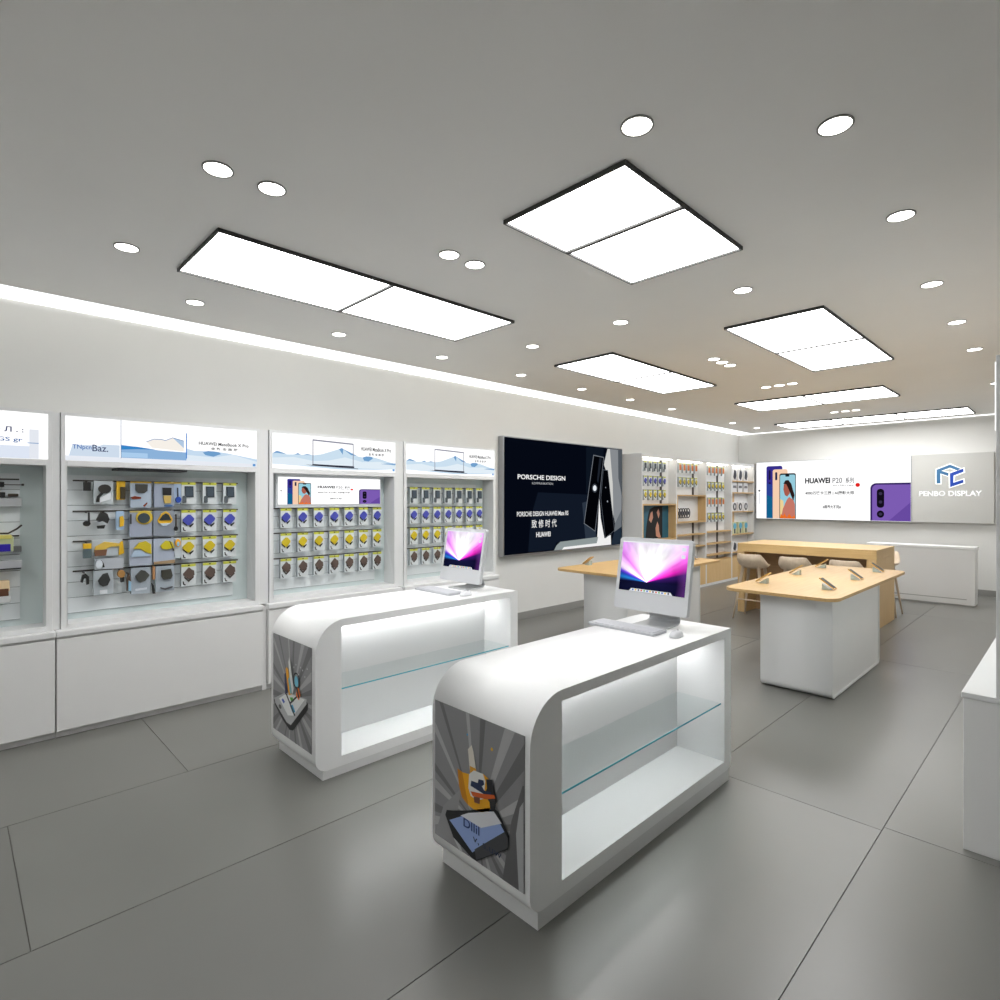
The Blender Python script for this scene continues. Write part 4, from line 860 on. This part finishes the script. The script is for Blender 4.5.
def mouse(x, y, tz, rz, label):
    r = thing('computer_mouse', (x, y, tz), label, 'mouse', 'white computer mice')
    vs = []; fs = []; n, m_ = 20, 8
    for j in range(m_+1):
        ph = math.pi/2*j/m_
        for k in range(n):
            t = 2*math.pi*k/n; c, s_ = math.cos(t), math.sin(t)
            e = .75; cx = math.copysign(abs(c)**e, c)*.031; cy = math.copysign(abs(s_)**e, s_)*.054
            vs.append((x+cx*math.cos(ph)**.6, y+cy*math.cos(ph)**.6, tz+.001+.032*math.sin(ph)))
    for j in range(m_):
        for k in range(n): fs.append((j*n+k, j*n+(k+1) % n, (j+1)*n+(k+1) % n, (j+1)*n+k))
    fs.append(tuple(range(n))[::-1]); o = MB().add(vs, fs, PC((208, 210, 213), .3), True).build('shell', r)
    MB().tube([(x, y+.03, tz+.030), (x, y+.018, tz+.0335)], .0035, PC((170, 172, 176)), 8).build('scroll_ball', r)
    r.rotation_euler.z = rz
computer(-2.05, -1.56, 2.99, .98, 1.413, .889, 'white all-in-one computer with purple screen on the nearer counter')
keyboard(-2.11, -1.66, 2.80, 2.955, .889, 'white keyboard on the nearer display counter')
mouse(-1.575, 2.90, .889, .1, 'white mouse on the nearer display counter')
computer(-3.74, -3.25, 2.94, .99, 1.416, .932, 'white all-in-one computer with purple screen on the rear counter')
keyboard(-3.72, -3.29, 2.67, 2.82, .932, 'white keyboard on the rear display counter')
mouse(-3.22, 2.78, .932, .1, 'white mouse on the rear display counter')

# ================================================================== WOODEN DISPLAY TABLES
def table(x0, x1, y0, y1, px0, px1, py0, py1, label):
    r = thing('display_table', ((px0+px1)/2, (py0+py1)/2, 0), label, 'table', 'display tables with wooden tops')
    t = MB().prism(FT(0), rrect(x0, x1, y0, y1, .12, 8), .822, .85, WOOD).build('tabletop', r, .008)
    fr = FL(0)
    out = rrect(py0, py1, .006, .822, [.06, .06, .001, .001], 8); k = .012
    inn = rrect(py0+k, py1-k, .006+k, .822-k, [.05, .05, .001, .001], 8)
    mb = MB()
    for xx, s in ((px1, 1),):
        mb.prism(fr, out, px0, px1, WHITEM, [inn[::-1]], True)
    mb.build('pedestal', r)
    MB().prism(fr, inn, px0+.01, px1-.012, CABW).build('side_panel', r)
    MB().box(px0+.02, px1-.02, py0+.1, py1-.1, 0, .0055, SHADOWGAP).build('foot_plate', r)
    return r
table(-2.305, -1.375, 5.08, 7.70, -2.005, -1.432, 5.19, 6.74, 'wooden-topped display table with six phones on the right')
table(-4.32, -3.34, 5.08, 7.40, -3.96, -3.39, 5.19, 6.85, 'wooden-topped table half hidden behind the nearer computer')
GOLD = PC((206, 164, 84), .3); STAND = mat('stand_frosted', (178, 190, 184), .2)
def phone(x, y, face, label, big=1, screen=True):
    r = thing('mobile_phone', (x, y, .851), label, 'phone', 'display phones on the wooden tables')
    s = face; L = .155*big; th = .009; a = math.radians(36)
    D = Vector((-s*math.cos(a), 0, math.sin(a))); Nn = Vector((s*math.sin(a), 0, math.cos(a)))
    O = Vector((x+s*.065, y, .858))
    f = Fr(O, D, (0, 1, 0), Nn)
    MB().prism(f, rrect(0, L, -.037, .037, .01, 3), 0, th, GOLD).build('body', r, .0015)
    MB().prism(f, rrect(.012, L-.012, -.034, .034, .002, 2), th, th+.0012, BLACK if screen else PC((214, 184, 120))).build('screen', r)
    st = thing('phone_stand', (x, y, .85), label.replace('phone leaning', 'stand of the phone').replace('phone', 'phone', 1) if 0 else 'wedge stand under the ' + label.replace(' with black screen', ''), 'stand', 'wedge stands under the display phones')
    g_ = Fr((x, y, .8505), (1, 0, 0), (0, 0, 1), (0, -1, 0))
    hi = .052; q = [(s*.035, .006), (s*.035, 0), (-s*.035, 0), (-s*.035, hi)]
    MB().prism(g_, q if s < 0 else q[::-1], -.028, .028, STAND).build('wedge', st)
for y, d in ((5.60, 'nearest'), (6.49, 'middle'), (7.34, 'farthest')):
    phone(-2.13, y, -1, 'gold phone, %s of the left row on the right table' % d, 1, False)
    phone(-1.585, y, 1, 'gold phone with black screen, %s of the right row on the right table' % d)
phone(-4.22, 5.62, -1, 'gold phone at left end of the table behind the computer', 1, False)
phone(-3.62, 7.1, 1, 'gold phone at far right of the table behind the computer')

# ================================================================== BAR TABLE
r = thing('bar_table', (-2.7, 8.85, 0), 'long high wooden bar table before the back wall', 'table')
bx0, bx1, by0, by1, bz = -3.56, -1.81, 8.37, 9.34, 1.01
MB().box(bx0, bx1, by0, by1, bz-.022, bz, WOODX).build('tabletop', r, .003)
MB().box(bx0, bx1, by0, by0+.03, bz-.12, bz-.022, WOODX).build('apron', r)
MB().box(bx0, bx1, by1-.03, by1, bz-.12, bz-.022, WOODX).build('apron', r)
MB().box(bx0, bx0+.1, by0, by1, 0, bz-.12, WOODZ).build('end_panel', r, .003)
MB().box(bx1-.11, bx1, by0, by1, 0, bz-.12, WOODZ).box(bx1-.11, bx1, by0+.03, by1-.03, bz-.12, bz-.022, WOODZ).build('end_panel', r, .003)
MB().box(bx0+.1, bx1-.11, 8.78, 8.81, .0, bz-.022, wood_mat('brown_panel', (150, 118, 84), (168, 134, 96), .5, 'X')).build('modesty_panel', r)
# stools
def make_stool(x, y, label):
    r = thing('bar_stool', (x, y, 0), label, 'stool', 'bar stools with curved shells')
    nr, na = 8, 36; vs = []; fs = []
    for i in range(nr+1):
        q = i/nr
        for k in range(na):
            t = 2*math.pi*k/na
            back = max(0, -math.sin(t)); b_ = min(1, back*1.5)
            rr = .195*q if q < .75 else .195*.75+.195*.25*(q-.75)/.25*1.0
            lift = 0 if q < .6 else ((q-.6)/.4)**1.6
            z = .735-.02*(1-q*q)+lift*(.018+.15*b_**1.3)
            xx = math.cos(t)*rr*1.02; yy = math.sin(t)*rr
            if q > .6: yy -= .03*lift*b_
            vs.append((x+xx, y+yy, z))
    n0 = len(vs)
    vs += [(v[0], v[1], v[2]-.022) if (j//na)/nr < .7 else (x+(v[0]-x)*1.06, y+(v[1]-y)*1.06, v[2]-.02+.018*((j//na)/nr > .95)) for j, v in enumerate(vs[:n0])]
    for i in range(nr):
        for k in range(na):
            k2 = (k+1) % na; a, b, c, d = i*na+k, i*na+k2, (i+1)*na+k2, (i+1)*na+k
            if i == 0: a = 0; b = 0; fs.append((0+k*0+k, c, d)) if False else fs.append((a+k, a+k2, c, d))
            else: fs.append((a, b, c, d))
            fs.append((n0+i*na+k, n0+(i+1)*na+k, n0+(i+1)*na+k2, n0+i*na+k2))
    for k in range(na):
        k2 = (k+1) % na; fs.append((nr*na+k, nr*na+k2, n0+nr*na+k2, n0+nr*na+k))
    MB().add(vs, fs, WOODS, True).build('shell', r)
    cu = [(x+.13*math.cos(t), y+.13*math.sin(t)) for t in [2*math.pi*k/24 for k in range(24)]]
    MB().prism(FT(0), cu, .722, .748, PC((236, 236, 234), .5), smooth_side=False).build('cushion', r, .008)
    for sx_ in (-1, 1):
        for sy_ in (-1, 1):
            MB().tube([(x+sx_*.105, y+sy_*.10, .725), (x+sx_*.15, y+sy_*.145, .4), (x+sx_*.205, y+sy_*.2, 0)], [.021, .017, .011], WOODS, 10).build('leg', r)
    MB().tube([(x-.162, y-.158, .27), (x+.162, y-.158, .27)], .008, WOODS, 8).build('foot_rest', r)
    return r
st = make_stool(-3.2, 8.05, 'wooden shell bar stool at left end of the bar table')
copy_tree(st, (-2.65, 8.06, 0), .08, 'middle wooden bar stool in front of the bar table')
copy_tree(st, (-2.04, 8.06, 0), -.05, 'right bar stool in front of bar table, mostly behind the phones')
copy_tree(st, (-2.02, 9.66, 0), math.pi, 'bar stool behind the right end of the bar table')

# ================================================================== BACK COUNTER
r = thing('service_counter', (-1.85, 11.4, 0), 'plain white service counter against the back wall', 'counter')
MB().box(-2.56, -1.15, 11.25, 11.56, .02, .88, CABW).build('body', r, .002)
MB().box(-2.58, -1.135, 11.235, 11.575, .88, .915, WHITE).build('countertop', r, .003)
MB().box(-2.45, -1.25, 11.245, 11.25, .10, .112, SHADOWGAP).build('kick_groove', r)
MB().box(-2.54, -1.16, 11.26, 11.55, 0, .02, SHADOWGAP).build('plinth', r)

# ================================================================== RIGHT WALL UNITS
def right_unit(y0, y1, label):
    r = thing('wall_display_unit', (XR, (y0+y1)/2, 0), label, 'display unit', 'white wall display units along the right wall')
    MB().box(-.396, XR-.001, y0, y1, 0, .715, CABW).build('cabinet', r, .003)
    MB().box(-.402, XR-.001, y0-.004, y1+.002, .716, .742, WHITEM).build('ledge', r, .003)
    t = .03
    MB().box(-.278, XR-.001, y0, y0+t, .742, 2.31, WHITEM).box(-.278, XR-.001, y1-t, y1, .742, 2.31, WHITEM).box(-.278, XR-.001, y0+t, y1-t, 2.28, 2.31, WHITEM).box(-.278, XR-.001, y0+t, y1-t, 1.93, 1.97, WHITEM).build('upper_frame', r, .003)
    MB().box(-.05, XR-.001, y0+t, y1-t, .742, 1.93, PANELG2).build('backing_panel', r)
    MB().box(-.284, -.20, y0+t-.01, y1-t+.01, 1.97, 2.285, E_WHITE).build('header_light_box', r)
right_unit(3.44, 4.915, 'white wall unit at the right photo edge, grey side facing us')
right_unit(4.94, 6.41, 'white wall unit beyond the one at the right photo edge')
